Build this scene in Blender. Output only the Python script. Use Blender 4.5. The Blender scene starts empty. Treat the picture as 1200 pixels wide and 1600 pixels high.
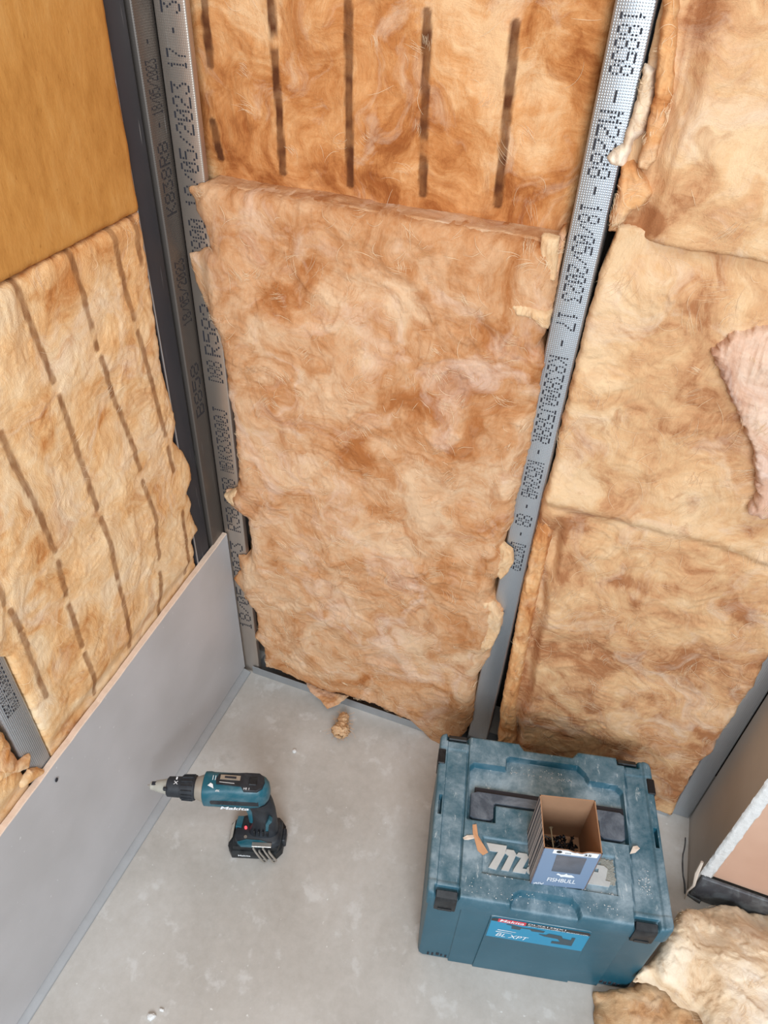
import bpy, math, random
import numpy as np
from mathutils import Matrix, Vector

# ------------------------------------------------------------------ camera, world, lights, exposure
C = bpy.context.scene.collection
CAM = np.array([0.70417501, -1.03970679, 1.6])
FPX = 1155.0
def _rot(a, b, c):
    cy, sy = math.cos(a), math.sin(a); cp, sp = math.cos(b), math.sin(b); cr, sr = math.cos(c), math.sin(c)
    return (np.array([[cy, -sy, 0], [sy, cy, 0], [0, 0, 1]]) @ np.array([[1, 0, 0], [0, cp, -sp], [0, sp, cp]])
            @ np.array([[cr, -sr, 0], [sr, cr, 0], [0, 0, 1]]))
MR = _rot(math.radians(18.15085758), math.radians(49.53997706), math.radians(3.02408276))
cd = bpy.data.cameras.new('camera'); cd.sensor_fit = 'VERTICAL'; cd.sensor_height = 36; cd.lens = FPX / 1600 * 36
cd.clip_start = 0.02
cam = bpy.data.objects.new('camera', cd); C.objects.link(cam)
cam.matrix_world = Matrix([[*MR[0], CAM[0]], [*MR[1], CAM[1]], [*MR[2], CAM[2]], [0, 0, 0, 1]])
bpy.context.scene.camera = cam
vs = bpy.context.scene.view_settings
vs.view_transform = 'Standard'; vs.look = 'None'; vs.gamma = 1; vs.use_curve_mapping = False
vs.exposure = 0.14

world = bpy.data.worlds.new('daylight'); bpy.context.scene.world = world; world.use_nodes = True
bgn = world.node_tree.nodes['Background']; bgn.inputs[0].default_value = (0.84, 0.87, 0.90, 1); bgn.inputs[1].default_value = 0.54
def area(name, loc, target, sx, sy, power, col):
    l = bpy.data.lights.new(name, 'AREA'); l.shape = 'RECTANGLE'; l.size = sx; l.size_y = sy; l.energy = power; l.color = col
    o = bpy.data.objects.new(name, l); C.objects.link(o); o.location = loc
    o.rotation_euler = (Vector(target) - Vector(loc)).to_track_quat('-Z', 'Y').to_euler()
    return o
area('window_light', (1.35, -2.8, 2.0), (0.3, -0.3, 0.4), 1.3, 1.4, 84, (0.82, 0.91, 1.0))
area('ceiling_light', (0.9, -1.0, 2.7), (0.6, -0.3, 0.5), 1.0, 0.8, 12, (1.0, 0.97, 0.93))

# ------------------------------------------------------------------ helpers
def ray(px, py): return MR @ np.array([px - 600.0, 800.0 - py, -FPX])
def on(px, py, ax, val):
    """the point of the room seen at a place of the photo, on the plane axis = val"""
    d = ray(px, py); t = (val - CAM[ax]) / d[ax]; return CAM + d * t
def lin(c): return c / 12.92 if c <= 0.04045 else ((c + 0.055) / 1.055) ** 2.4
def rgb(r, g, b): return (lin(r / 255), lin(g / 255), lin(b / 255), 1)
rng = random.Random(7)

# vectorised gradient noise
_P = np.random.RandomState(3).permutation(256)
_A = np.random.RandomState(4).rand(256) * 2 * np.pi
_P = np.concatenate([_P, _P])
def pn(x, y, seed=0):
    x = np.asarray(x, float) + seed * 17.31; y = np.asarray(y, float) + seed * 9.77
    xi = np.floor(x).astype(int); yi = np.floor(y).astype(int); fx = x - xi; fy = y - yi
    u = fx * fx * fx * (fx * (fx * 6 - 15) + 10); v = fy * fy * fy * (fy * (fy * 6 - 15) + 10)
    def g(i, j, dx, dy):
        a = _A[_P[(_P[i & 255] + j) & 255]]; return np.cos(a) * dx + np.sin(a) * dy
    n00 = g(xi, yi, fx, fy); n10 = g(xi + 1, yi, fx - 1, fy); n01 = g(xi, yi + 1, fx, fy - 1); n11 = g(xi + 1, yi + 1, fx - 1, fy - 1)
    return ((n00 * (1 - u) + n10 * u) * (1 - v) + (n01 * (1 - u) + n11 * u) * v) * 1.5
def fbm(x, y, seed=0, oct=4):
    s = 0; a = 1
    for k in range(oct): s = s + a * pn(x * 2 ** k, y * 2 ** k, seed + k * 3); a *= 0.5
    return s / 1.6
def sstep(a, b, x): t = np.clip((x - a) / (b - a), 0, 1); return t * t * (3 - 2 * t)

def poly_sd(poly, X, Y):
    """signed distance, positive inside"""
    P = np.asarray(poly, float); best = np.full(X.shape, 1e9); ins = np.zeros(X.shape, bool)
    for i in range(len(P)):
        a = P[i]; b = P[(i + 1) % len(P)]; e = b - a; L = e @ e + 1e-12
        t = np.clip(((X - a[0]) * e[0] + (Y - a[1]) * e[1]) / L, 0, 1)
        best = np.minimum(best, (X - a[0] - t * e[0]) ** 2 + (Y - a[1] - t * e[1]) ** 2)
        c = (a[1] > Y) != (b[1] > Y)
        with np.errstate(divide='ignore', invalid='ignore'):
            ins ^= c & (X < (b[0] - a[0]) * (Y - a[1]) / (b[1] - a[1] + 1e-15) + a[0])
    d = np.sqrt(best); return np.where(ins, d, -d)
def line_d(pts, X, Y):
    best = np.full(X.shape, 1e9); pts = np.asarray(pts, float)
    for a, b in zip(pts[:-1], pts[1:]):
        e = b - a; t = np.clip(((X - a[0]) * e[0] + (Y - a[1]) * e[1]) / (e @ e + 1e-12), 0, 1)
        best = np.minimum(best, (X - a[0] - t * e[0]) ** 2 + (Y - a[1] - t * e[1]) ** 2)
    return np.sqrt(best)

def link(name, verts, faces, mat, parent=None, smooth=True, angle=None, mats=None, midx=None, loc=None):
    """ONE mesh object; verts in the parent's space (or the room's)"""
    v = np.asarray(verts, float)
    if loc is None and parent is None:
        loc = np.array([(v[:, 0].min() + v[:, 0].max()) / 2, (v[:, 1].min() + v[:, 1].max()) / 2, v[:, 2].min()])
    if loc is None: loc = np.zeros(3)
    v = v - np.asarray(loc)
    me = bpy.data.meshes.new(name); me.from_pydata(v.tolist(), [], faces if isinstance(faces, list) else faces.tolist())
    me.materials.append(mat)
    for m in (mats or []): me.materials.append(m)
    if midx is not None: me.polygons.foreach_set('material_index', midx)
    if smooth: me.polygons.foreach_set('use_smooth', [True] * len(me.polygons))
    if angle: me.set_sharp_from_angle(angle=math.radians(angle))
    me.update()
    o = bpy.data.objects.new(name, me); C.objects.link(o); o.location = loc
    if parent is not None: o.parent = parent
    return o
def tag(o, label, cat, group=None):
    o['label'] = label; o['category'] = cat
    if group: o['group'] = group
    return o
def struct(o): o['kind'] = 'structure'; return o
def thing(name, label, cat, loc, rz=0, group=None):
    o = bpy.data.objects.new(name, None); C.objects.link(o); o.location = loc; o.rotation_euler = (0, 0, rz)
    o.empty_display_size = 0.05
    return tag(o, label, cat, group)

class MB:
    def __init__(s): s.v = []; s.f = []; s.m = []
    def add(s, v, f, m=0):
        k = len(s.v); s.v += [tuple(map(float, p)) for p in v]; s.f += [tuple(i + k for i in q) for q in f]; s.m += [m] * len(f); return s
    def box(s, x0, x1, y0, y1, z0, z1, b=0.0, m=0):
        """box with chamfered edges"""
        if b <= 0:
            v = [(x, y, z) for x in (x0, x1) for y in (y0, y1) for z in (z0, z1)]
            return s.add(v, [(0, 1, 3, 2), (4, 6, 7, 5), (0, 4, 5, 1), (2, 3, 7, 6), (0, 2, 6, 4), (1, 5, 7, 3)], m)
        v = []; idx = {}
        for i, x in enumerate((x0, x1)):
            for j, y in enumerate((y0, y1)):
                for k, z in enumerate((z0, z1)):
                    sx, sy, sz = (1 - 2 * i) * b, (1 - 2 * j) * b, (1 - 2 * k) * b
                    for a, p in enumerate(((x, y + sy, z + sz), (x + sx, y, z + sz), (x + sx, y + sy, z))):
                        idx[i, j, k, a] = len(v); v.append(p)
        I = lambda *q: idx[q]; f = []
        for i in (0, 1): f.append((I(i, 0, 0, 0), I(i, 1, 0, 0), I(i, 1, 1, 0), I(i, 0, 1, 0))[::(-1 if i == 0 else 1)])
        for j in (0, 1): f.append((I(0, j, 0, 1), I(1, j, 0, 1), I(1, j, 1, 1), I(0, j, 1, 1))[::(1 if j == 0 else -1)])
        for k in (0, 1): f.append((I(0, 0, k, 2), I(1, 0, k, 2), I(1, 1, k, 2), I(0, 1, k, 2))[::(-1 if k == 0 else 1)])
        for j in (0, 1):
            for k in (0, 1): f.append((I(0, j, k, 1), I(1, j, k, 1), I(1, j, k, 2), I(0, j, k, 2))[::(1 if j == k else -1)])
        for i in (0, 1):
            for k in (0, 1): f.append((I(i, 0, k, 0), I(i, 1, k, 0), I(i, 1, k, 2), I(i, 0, k, 2))[::(-1 if i == k else 1)])
        for i in (0, 1):
            for j in (0, 1): f.append((I(i, j, 0, 0), I(i, j, 1, 0), I(i, j, 1, 1), I(i, j, 0, 1))[::(1 if i == j else -1)])
        for i in (0, 1):
            for j in (0, 1):
                for k in (0, 1): f.append((I(i, j, k, 0), I(i, j, k, 1), I(i, j, k, 2))[::(1 if (i + j + k) % 2 else -1)])
        return s.add(v, f, m)
    def prism(s, pts, z0, z1, m=0, ax=2, bev=0.0):
        """outline extruded along an axis; ax 2: (x,y), ax 1: (x,z)"""
        n = len(pts); P = np.asarray(pts, float)
        def at(q, h): return (q[0], q[1], h) if ax == 2 else ((q[0], h, q[1]) if ax == 1 else (h, q[0], q[1]))
        if bev:
            c = P.mean(0); d = P - c; Q = P - d / (np.linalg.norm(d, axis=1)[:, None] + 1e-9) * bev
            sg = np.sign(z1 - z0) * bev
            L = [(Q, z0), (P, z0 + sg), (P, z1 - sg), (Q, z1)]
        else: L = [(P, z0), (P, z1)]
        v = [at(q, h) for R_, h in L for q in R_]; f = []
        for k in range(len(L) - 1):
            for i in range(n): f.append((k * n + i, k * n + (i + 1) % n, (k + 1) * n + (i + 1) % n, (k + 1) * n + i))
        f.append(tuple(range(n))[::-1]); f.append(tuple(range((len(L) - 1) * n, len(L) * n)))
        return s.add(v, f, m)
    def tube(s, pts, r, n=8, m=0, cap=True):
        pts = [Vector(p) for p in pts]; rs = r if hasattr(r, '__len__') else [r] * len(pts); v = []; f = []
        up = None
        for i, p in enumerate(pts):
            t = (pts[min(i + 1, len(pts) - 1)] - pts[max(i - 1, 0)]).normalized()
            if up is None: up = Vector((0, 0, 1)) if abs(t.z) < 0.9 else Vector((1, 0, 0))
            a = t.cross(up).normalized(); b = a.cross(t).normalized(); up = b
            for k in range(n):
                an = 2 * math.pi * k / n; v.append(p + (a * math.cos(an) + b * math.sin(an)) * rs[i])
        for i in range(len(pts) - 1):
            for k in range(n): f.append((i * n + k, i * n + (k + 1) % n, (i + 1) * n + (k + 1) % n, (i + 1) * n + k))
        if cap: f.append(tuple(range(n))[::-1]); f.append(tuple(range((len(pts) - 1) * n, len(pts) * n)))
        return s.add(v, f, m)
    def loft(s, secs, n=28, m=0, ax='x'):
        """secs: (pos, cy, cz, half_y, half_z, exponent) superellipse sections along an axis"""
        v = []; f = []
        for (x, cy, cz, hy, hz, e) in secs:
            for k in range(n):
                a = 2 * math.pi * k / n; c, d = math.cos(a), math.sin(a)
                yy = cy + hy * math.copysign(abs(c) ** (2 / e), c); zz = cz + hz * math.copysign(abs(d) ** (2 / e), d)
                v.append((x, yy, zz) if ax == 'x' else (yy, zz, x))
        for i in range(len(secs) - 1):
            for k in range(n): f.append((i * n + k, i * n + (k + 1) % n, (i + 1) * n + (k + 1) % n, (i + 1) * n + k))
        f.append(tuple(range(n))[::-1]); f.append(tuple(range((len(secs) - 1) * n, len(secs) * n)))
        return s.add(v, f, m)
    def build(s, name, mat, parent=None, angle=35, mats=None, **k):
        return link(name, s.v, s.f, mat, parent, True, angle, mats, s.m if mats else None, **k)

# ------------------------------------------------------------------ materials
def new_mat(name):
    m = bpy.data.materials.new(name); m.use_nodes = True; nt = m.node_tree
    return m, nt, nt.nodes['Principled BSDF']
def nd(nt, t, **kw):
    n = nt.nodes.new(t)
    for k, v in kw.items():
        if k.startswith('_'): n.inputs[k[1:].replace('_', ' ')].default_value = v
        else: setattr(n, k, v)
    return n
def noise(nt, vec, scale, detail=4, rough=0.55, dist=0.0):
    n = nd(nt, 'ShaderNodeTexNoise', _Scale=scale, _Detail=detail, _Roughness=rough, _Distortion=dist)
    nt.links.new(vec, n.inputs['Vector']); return n.outputs['Fac']
def ramp(nt, fac, stops):
    r = nd(nt, 'ShaderNodeValToRGB'); e = r.color_ramp.elements
    while len(e) < len(stops): e.new(0.5)
    for q, (p, c) in zip(e, stops): q.position = p; q.color = c if len(c) == 4 else (*c, 1)
    nt.links.new(fac, r.inputs[0]); return r.outputs[0]
def mixc(nt, fac, a, b, mode='MIX'):
    n = nd(nt, 'ShaderNodeMix', data_type='RGBA', blend_type=mode)
    for s, x in ((0, fac), (6, a), (7, b)):
        if isinstance(x, bpy.types.NodeSocket): nt.links.new(x, n.inputs[s])
        else: n.inputs[s].default_value = x
    return n.outputs[2]
def math_(nt, op, a, b=0.0, clamp=False):
    n = nd(nt, 'ShaderNodeMath', operation=op, use_clamp=clamp)
    for s, x in ((0, a), (1, b)):
        if isinstance(x, bpy.types.NodeSocket): nt.links.new(x, n.inputs[s])
        else: n.inputs[s].default_value = x
    return n.outputs[0]
def bump(nt, bs, h, strength, dist, prev=None):
    b = nd(nt, 'ShaderNodeBump', _Strength=strength, _Distance=dist); nt.links.new(h, b.inputs['Height'])
    if prev: nt.links.new(prev, b.inputs['Normal'])
    nt.links.new(b.outputs[0], bs.inputs['Normal']); return b.outputs[0]
def objc(nt): return nd(nt, 'ShaderNodeTexCoord').outputs['Object']
def mapped(nt, vec, sc=(1, 1, 1), loc=(0, 0, 0), rot=(0, 0, 0)):
    n = nd(nt, 'ShaderNodeMapping', _Scale=sc, _Location=loc, _Rotation=rot); nt.links.new(vec, n.inputs['Vector']); return n.outputs[0]

def plain(name, col, rough=0.5, metal=0.0, var=0.12, scale=40, bumpd=0.0, dust=0.0, dustcol=(160, 170, 172), emit=None, spec=0.5):
    m, nt, bs = new_mat(name); v = objc(nt)
    f = noise(nt, v, scale, 4)
    c = mixc(nt, f, tuple(x * (1 - var) for x in col[:3]) + (1,), tuple(min(1, x * (1 + var)) for x in col[:3]) + (1,))
    if dust:
        d = noise(nt, v, 14, 7, 0.72, 0.6); d2 = ramp(nt, d, [(0.45, (0, 0, 0)), (0.72, (dust,) * 3)])
        c = mixc(nt, d2, c, rgb(*dustcol))
    nt.links.new(c, bs.inputs['Base Color']); bs.inputs['Roughness'].default_value = rough; bs.inputs['Metallic'].default_value = metal
    bs.inputs['Specular IOR Level'].default_value = spec
    if bumpd: bump(nt, bs, noise(nt, v, scale * 4, 3), 0.5, bumpd)
    if emit: bs.inputs['Emission Color'].default_value = emit[0]; bs.inputs['Emission Strength'].default_value = emit[1]
    return m

def wool(name, pal, seed=0.0, plane='xz', mark=rgb(96, 62, 40), bscale=1.0):
    """fibrous glass wool: warped streaks between four tones; 'mark' and 'tone' come from the mesh"""
    m, nt, bs = new_mat(name); v = mapped(nt, objc(nt), loc=(seed, seed * 0.7, seed * 1.3))
    wn = nd(nt, 'ShaderNodeTexNoise', _Scale=7.0, _Detail=2.0); nt.links.new(v, wn.inputs['Vector'])
    sub = nd(nt, 'ShaderNodeVectorMath', operation='SUBTRACT'); nt.links.new(wn.outputs['Color'], sub.inputs[0]); sub.inputs[1].default_value = (0.5,) * 3
    sc = nd(nt, 'ShaderNodeVectorMath', operation='SCALE'); nt.links.new(sub.outputs[0], sc.inputs[0]); sc.inputs['Scale'].default_value = 0.34
    ad = nd(nt, 'ShaderNodeVectorMath', operation='ADD'); nt.links.new(v, ad.inputs[0]); nt.links.new(sc.outputs[0], ad.inputs[1])
    w = ad.outputs[0]
    sc2 = nd(nt, 'ShaderNodeVectorMath', operation='SCALE'); nt.links.new(sub.outputs[0], sc2.inputs[0]); sc2.inputs['Scale'].default_value = 0.10
    ad2 = nd(nt, 'ShaderNodeVectorMath', operation='ADD'); nt.links.new(v, ad2.inputs[0]); nt.links.new(sc2.outputs[0], ad2.inputs[1]); w2 = ad2.outputs[0]
    big = noise(nt, w, 7.5, 7, 0.60, 0.3)
    s1 = noise(nt, mapped(nt, w2, (90, 90, 30), rot=(0.5, 0.6, 0.3)), 1.0, 5, 0.65, 0.9)
    s2 = noise(nt, mapped(nt, w2, (30, 30, 100), rot=(-0.3, 0.5, 0.6)), 1.0, 5, 0.65, 0.9)
    sel = ramp(nt, noise(nt, v, 6.5, 2), [(0.42, (0, 0, 0)), (0.58, (1, 1, 1))])
    st = nd(nt, 'ShaderNodeMix', data_type='FLOAT'); nt.links.new(sel, st.inputs[0]); nt.links.new(s1, st.inputs[2]); nt.links.new(s2, st.inputs[3])
    fib = st.outputs[0]
    ff = noise(nt, mapped(nt, w2, (260, 260, 110), rot=(0.5, -0.4, 0.9)), 1.0, 5, 0.75, 0.6)
    at = nd(nt, 'ShaderNodeAttribute', attribute_name='tone')
    tot = math_(nt, 'ADD', math_(nt, 'MULTIPLY', big, 1.10), math_(nt, 'MULTIPLY', fib, 0.24))
    tot = math_(nt, 'ADD', tot, at.outputs['Fac'])
    tot = math_(nt, 'ADD', tot, math_(nt, 'MULTIPLY', ff, 0.16)); tot = math_(nt, 'SUBTRACT', tot, 0.235)
    c = ramp(nt, tot, [(0.32, pal[0]), (0.43, pal[1]), (0.54, pal[2]), (0.68, pal[3])])
    # pale veil of loose fibre
    veil = noise(nt, mapped(nt, w, (1, 1, 1), loc=(3, 1, 2)), 7, 9, 0.66, 0.6)
    c = mixc(nt, ramp(nt, veil, [(0.52, (0, 0, 0)), (0.70, (0.62,) * 3)]), c, pal[4])
    # saturated resin-rich patches
    rs = noise(nt, mapped(nt, w, (1, 1, 1), loc=(8, 5, 1)), 9, 7, 0.66, 0.5)
    c = mixc(nt, ramp(nt, rs, [(0.56, (0, 0, 0)), (0.68, (0.6,) * 3)]), c, pal[0])
    mk = nd(nt, 'ShaderNodeAttribute', attribute_name='mark')
    c = mixc(nt, mk.outputs['Fac'], c, mark)
    nt.links.new(c, bs.inputs['Base Color']); bs.inputs['Roughness'].default_value = 0.95
    bs.inputs['Specular IOR Level'].default_value = 0.12
    b1 = bump(nt, bs, fib, 0.40 * bscale, 0.0035)
    b2 = bump(nt, bs, ff, 0.5 * bscale, 0.0025, b1)
    bump(nt, bs, noise(nt, mapped(nt, w, (1, 1, 1)), 220, 3, 0.7, 1.5), 0.5 * bscale, 0.0015, b2)
    return m
PAL_MID = [rgb(168, 106, 60), rgb(190, 136, 92), rgb(204, 158, 118), rgb(216, 180, 144), rgb(222, 194, 174)]
PAL_TOP = [rgb(154, 90, 46), rgb(186, 122, 70), rgb(206, 148, 96), rgb(224, 180, 134), rgb(224, 196, 168)]
PAL_RIGHT = [rgb(166, 112, 74), rgb(198, 150, 108), rgb(212, 170, 126), rgb(222, 188, 148), rgb(224, 200, 176)]
PAL_LEFT = [rgb(196, 132, 76), rgb(222, 172, 118), rgb(232, 192, 144), rgb(238, 208, 168), rgb(236, 216, 192)]
PAL_PALE = [rgb(184, 142, 106), rgb(224, 194, 158), rgb(236, 212, 180), rgb(242, 224, 198), rgb(234, 224, 212)]
PAL_BROWN = [rgb(146, 104, 70), rgb(190, 144, 102), rgb(208, 168, 126), rgb(222, 188, 148), rgb(218, 194, 166)]
PAL_PINK = [rgb(160, 116, 94), rgb(194, 150, 124), rgb(212, 172, 146), rgb(224, 194, 170), rgb(230, 210, 198)]
PAL_SIDE = [rgb(170, 104, 56), rgb(204, 142, 90), rgb(216, 162, 110), rgb(228, 186, 138), rgb(230, 200, 166)]
M = {}
M['wool_mid'] = wool('wool_mid', PAL_MID, 0.0)
M['wool_top'] = wool('wool_top', PAL_TOP, 3.1, mark=rgb(92, 52, 30))
M['wool_right'] = wool('wool_right', PAL_RIGHT, 6.2)
M['wool_left'] = wool('wool_left', PAL_LEFT, 9.7, mark=rgb(140, 94, 58))
M['wool_pale'] = wool('wool_pale', PAL_PALE, 12.4)
M['wool_brown'] = wool('wool_brown', PAL_BROWN, 15.0)
M['wool_pink'] = wool('wool_pink', PAL_PINK, 18.0)
M['wool_side'] = wool('wool_side', PAL_SIDE, 21.0)

def mat_yellow():
    m, nt, bs = new_mat('golden_facing'); v = objc(nt)
    a = noise(nt, mapped(nt, v, (1, 1, 0.6)), 7, 6, 0.6); b = noise(nt, mapped(nt, v, (60, 60, 22)), 1.0, 5, 0.7)
    t = math_(nt, 'ADD', math_(nt, 'MULTIPLY', a, 0.6), math_(nt, 'MULTIPLY', b, 0.4))
    c = ramp(nt, t, [(0.3, rgb(164, 108, 46)), (0.5, rgb(190, 134, 68)), (0.7, rgb(204, 154, 90))])
    fl = noise(nt, mapped(nt, v, (190, 190, 70)), 1.0, 2); c = mixc(nt, ramp(nt, fl, [(0.22, (0.6,) * 3), (0.33, (0, 0, 0))]), c, rgb(140, 88, 32))
    nt.links.new(c, bs.inputs['Base Color']); bs.inputs['Roughness'].default_value = 0.85; bs.inputs['Specular IOR Level'].default_value = 0.2
    bump(nt, bs, b, 0.6, 0.002); return m
M['yellow'] = mat_yellow()

def galv(name, base=(0.55, 0.58, 0.61), rough=0.38, knurl='xz', metal=0.85, dims=True, k=0.0005):
    """galvanised steel, rows of pressed dimples"""
    m, nt, bs = new_mat(name); v = objc(nt)
    n = noise(nt, mapped(nt, v, (30, 30, 6)), 1.0, 5, 0.6)
    c = mixc(nt, n, tuple(x * 0.85 for x in base) + (1,), tuple(min(1, x * 1.12) for x in base) + (1,))
    sc = ramp(nt, noise(nt, mapped(nt, v, (260, 260, 9)), 1.0, 2), [(0.68, (0, 0, 0)), (0.78, (0.35,) * 3)])
    c = mixc(nt, sc, c, (0.8, 0.82, 0.84, 1))
    nt.links.new(c, bs.inputs['Base Color']); bs.inputs['Metallic'].default_value = metal; bs.inputs['Roughness'].default_value = rough
    if dims:
        sx = nd(nt, 'ShaderNodeSeparateXYZ'); nt.links.new(v, sx.inputs[0])
        a, b = (sx.outputs[0], sx.outputs[2]) if knurl == 'xz' else (sx.outputs[1], sx.outputs[2])
        F = 2 * math.pi / 0.0045
        s = math_(nt, 'SINE', math_(nt, 'MULTIPLY', math_(nt, 'ADD', a, b), F * 0.72)); t = math_(nt, 'SINE', math_(nt, 'MULTIPLY', math_(nt, 'SUBTRACT', a, b), F * 0.72))
        bump(nt, bs, math_(nt, 'MAXIMUM', math_(nt, 'MULTIPLY', s, t), 0.0), 1.0, k)
    return m
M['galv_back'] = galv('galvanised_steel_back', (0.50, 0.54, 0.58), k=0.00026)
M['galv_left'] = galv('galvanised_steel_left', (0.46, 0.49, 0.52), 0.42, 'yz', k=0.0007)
M['galv_occluded'] = galv('steel_occluded_navy', (0.030, 0.034, 0.044), 0.5, 'yz', dims=False, metal=0.15)  # navy darkness of an occluded recess put into the base colour
M['galv_shade'] = galv('steel_brown_reflection', (0.14, 0.12, 0.105), 0.40, 'yz', k=0.0002, metal=0.6)  # dark brown reflection of the back-wall wool put into the base colour
M['galv_gold_reflection'] = galv('galvanised_steel_gold_reflection', (0.50, 0.435, 0.375), 0.40, k=0.00010)  # tan base colour stands in for the golden board's reflection
M['galv_strip'] = galv('dusty_steel_strip', (0.40, 0.41, 0.42), 0.65, dims=False, metal=0.4)
M['galv_smooth'] = galv('galvanised_steel_plain', (0.50, 0.53, 0.56), 0.4, dims=False)
M['ink'] = plain('black_ink', rgb(34, 34, 42), 0.7)

def mat_floor():
    m, nt, bs = new_mat('dusty_gypsum_floor'); v = objc(nt)
    a = noise(nt, v, 3.0, 6, 0.6, 0.5); b = noise(nt, v, 60, 5, 0.7)
    c = ramp(nt, math_(nt, 'ADD', math_(nt, 'MULTIPLY', a, 0.75), math_(nt, 'MULTIPLY', b, 0.25)), [(0.35, rgb(164, 158, 150)), (0.55, rgb(184, 179, 172)), (0.7, rgb(196, 193, 189))])
    sp = noise(nt, mapped(nt, v, (1, 1, 1), loc=(4, 2, 0)), 19, 6, 0.6, 0.1)
    c = mixc(nt, ramp(nt, sp, [(0.58, (0, 0, 0)), (0.66, (0.34,) * 3)]), c, rgb(214, 213, 210))
    dk = noise(nt, mapped(nt, v, (1, 1, 1), loc=(1, 7, 0)), 9, 5, 0.6, 0.6)
    c = mixc(nt, ramp(nt, dk, [(0.60, (0, 0, 0)), (0.72, (0.35,) * 3)]), c, rgb(150, 144, 136))
    s3 = noise(nt, v, 75, 2); c = mixc(nt, ramp(nt, s3, [(0.72, (0, 0, 0)), (0.76, (0.6,) * 3)]), c, rgb(225, 225, 222))
    nt.links.new(c, bs.inputs['Base Color'])
    nt.links.new(ramp(nt, sp, [(0.4, (0.42,) * 3), (0.7, (0.7,) * 3)]), bs.inputs['Roughness'])
    bump(nt, bs, b, 0.25, 0.001); return m
M['floor'] = mat_floor()
def mat_board(name, c0, c1, spk=True, rough=0.6):
    m, nt, bs = new_mat(name); v = objc(nt)
    a = noise(nt, v, 5, 5, 0.5); c = ramp(nt, a, [(0.35, c0), (0.65, c1)])
    if spk:
        s3 = noise(nt, v, 90, 2); c = mixc(nt, ramp(nt, s3, [(0.73, (0, 0, 0)), (0.77, (0.5,) * 3)]), c, rgb(220, 220, 220))
    nt.links.new(c, bs.inputs['Base Color']); bs.inputs['Roughness'].default_value = rough
    bump(nt, bs, noise(nt, v, 240, 3), 0.2, 0.0005); return m
M['board'] = mat_board('grey_plasterboard_paper', rgb(176, 174, 174), rgb(188, 186, 187), rough=0.45)
M['board_edge'] = plain('cut_gypsum_edge', rgb(214, 190, 170), 0.9, var=0.15, scale=120, bumpd=0.001)
M['gypsum'] = plain('broken_white_gypsum', rgb(222, 222, 220), 0.9, var=0.12, scale=90, bumpd=0.003)
M['pink_board'] = mat_board('pink_board', rgb(198, 158, 134), rgb(212, 174, 150), rough=0.7)
M['board_shade'] = mat_board('grey_plasterboard_reveal', rgb(178, 172, 164), rgb(190, 185, 178))
M['blocks'] = plain('shaded_cavity_blockwork', rgb(58, 48, 40), 0.95, var=0.3, scale=12)  # darkness of the deep gaps put into the block colour
M['track_dark'] = plain('dark_sealing_tape', rgb(74, 74, 78), 0.6, var=0.25, scale=30, dust=0.5)

# ------------------------------------------------------------------ relief surfaces (batts, lids, heaps)
class Frame:
    def __init__(s, o, U, V, N): s.o, s.U, s.V, s.N = (np.asarray(q, float) for q in (o, U, V, N))
    def p(s, u, v, h): return s.o + np.multiply.outer(u, s.U) + np.multiply.outer(v, s.V) + np.multiply.outer(h, s.N)
BACK = Frame((0, 0, 0), (1, 0, 0), (0, 0, 1), (0, -1, 0))          # u = x, v = z, h = towards the room
LEFT = Frame((0, 0, 0), (0, 1, 0), (0, 0, 1), (1, 0, 0))           # u = y, v = z
FLOOR = Frame((0, 0, 0), (1, 0, 0), (0, 1, 0), (0, 0, 1))

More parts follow.
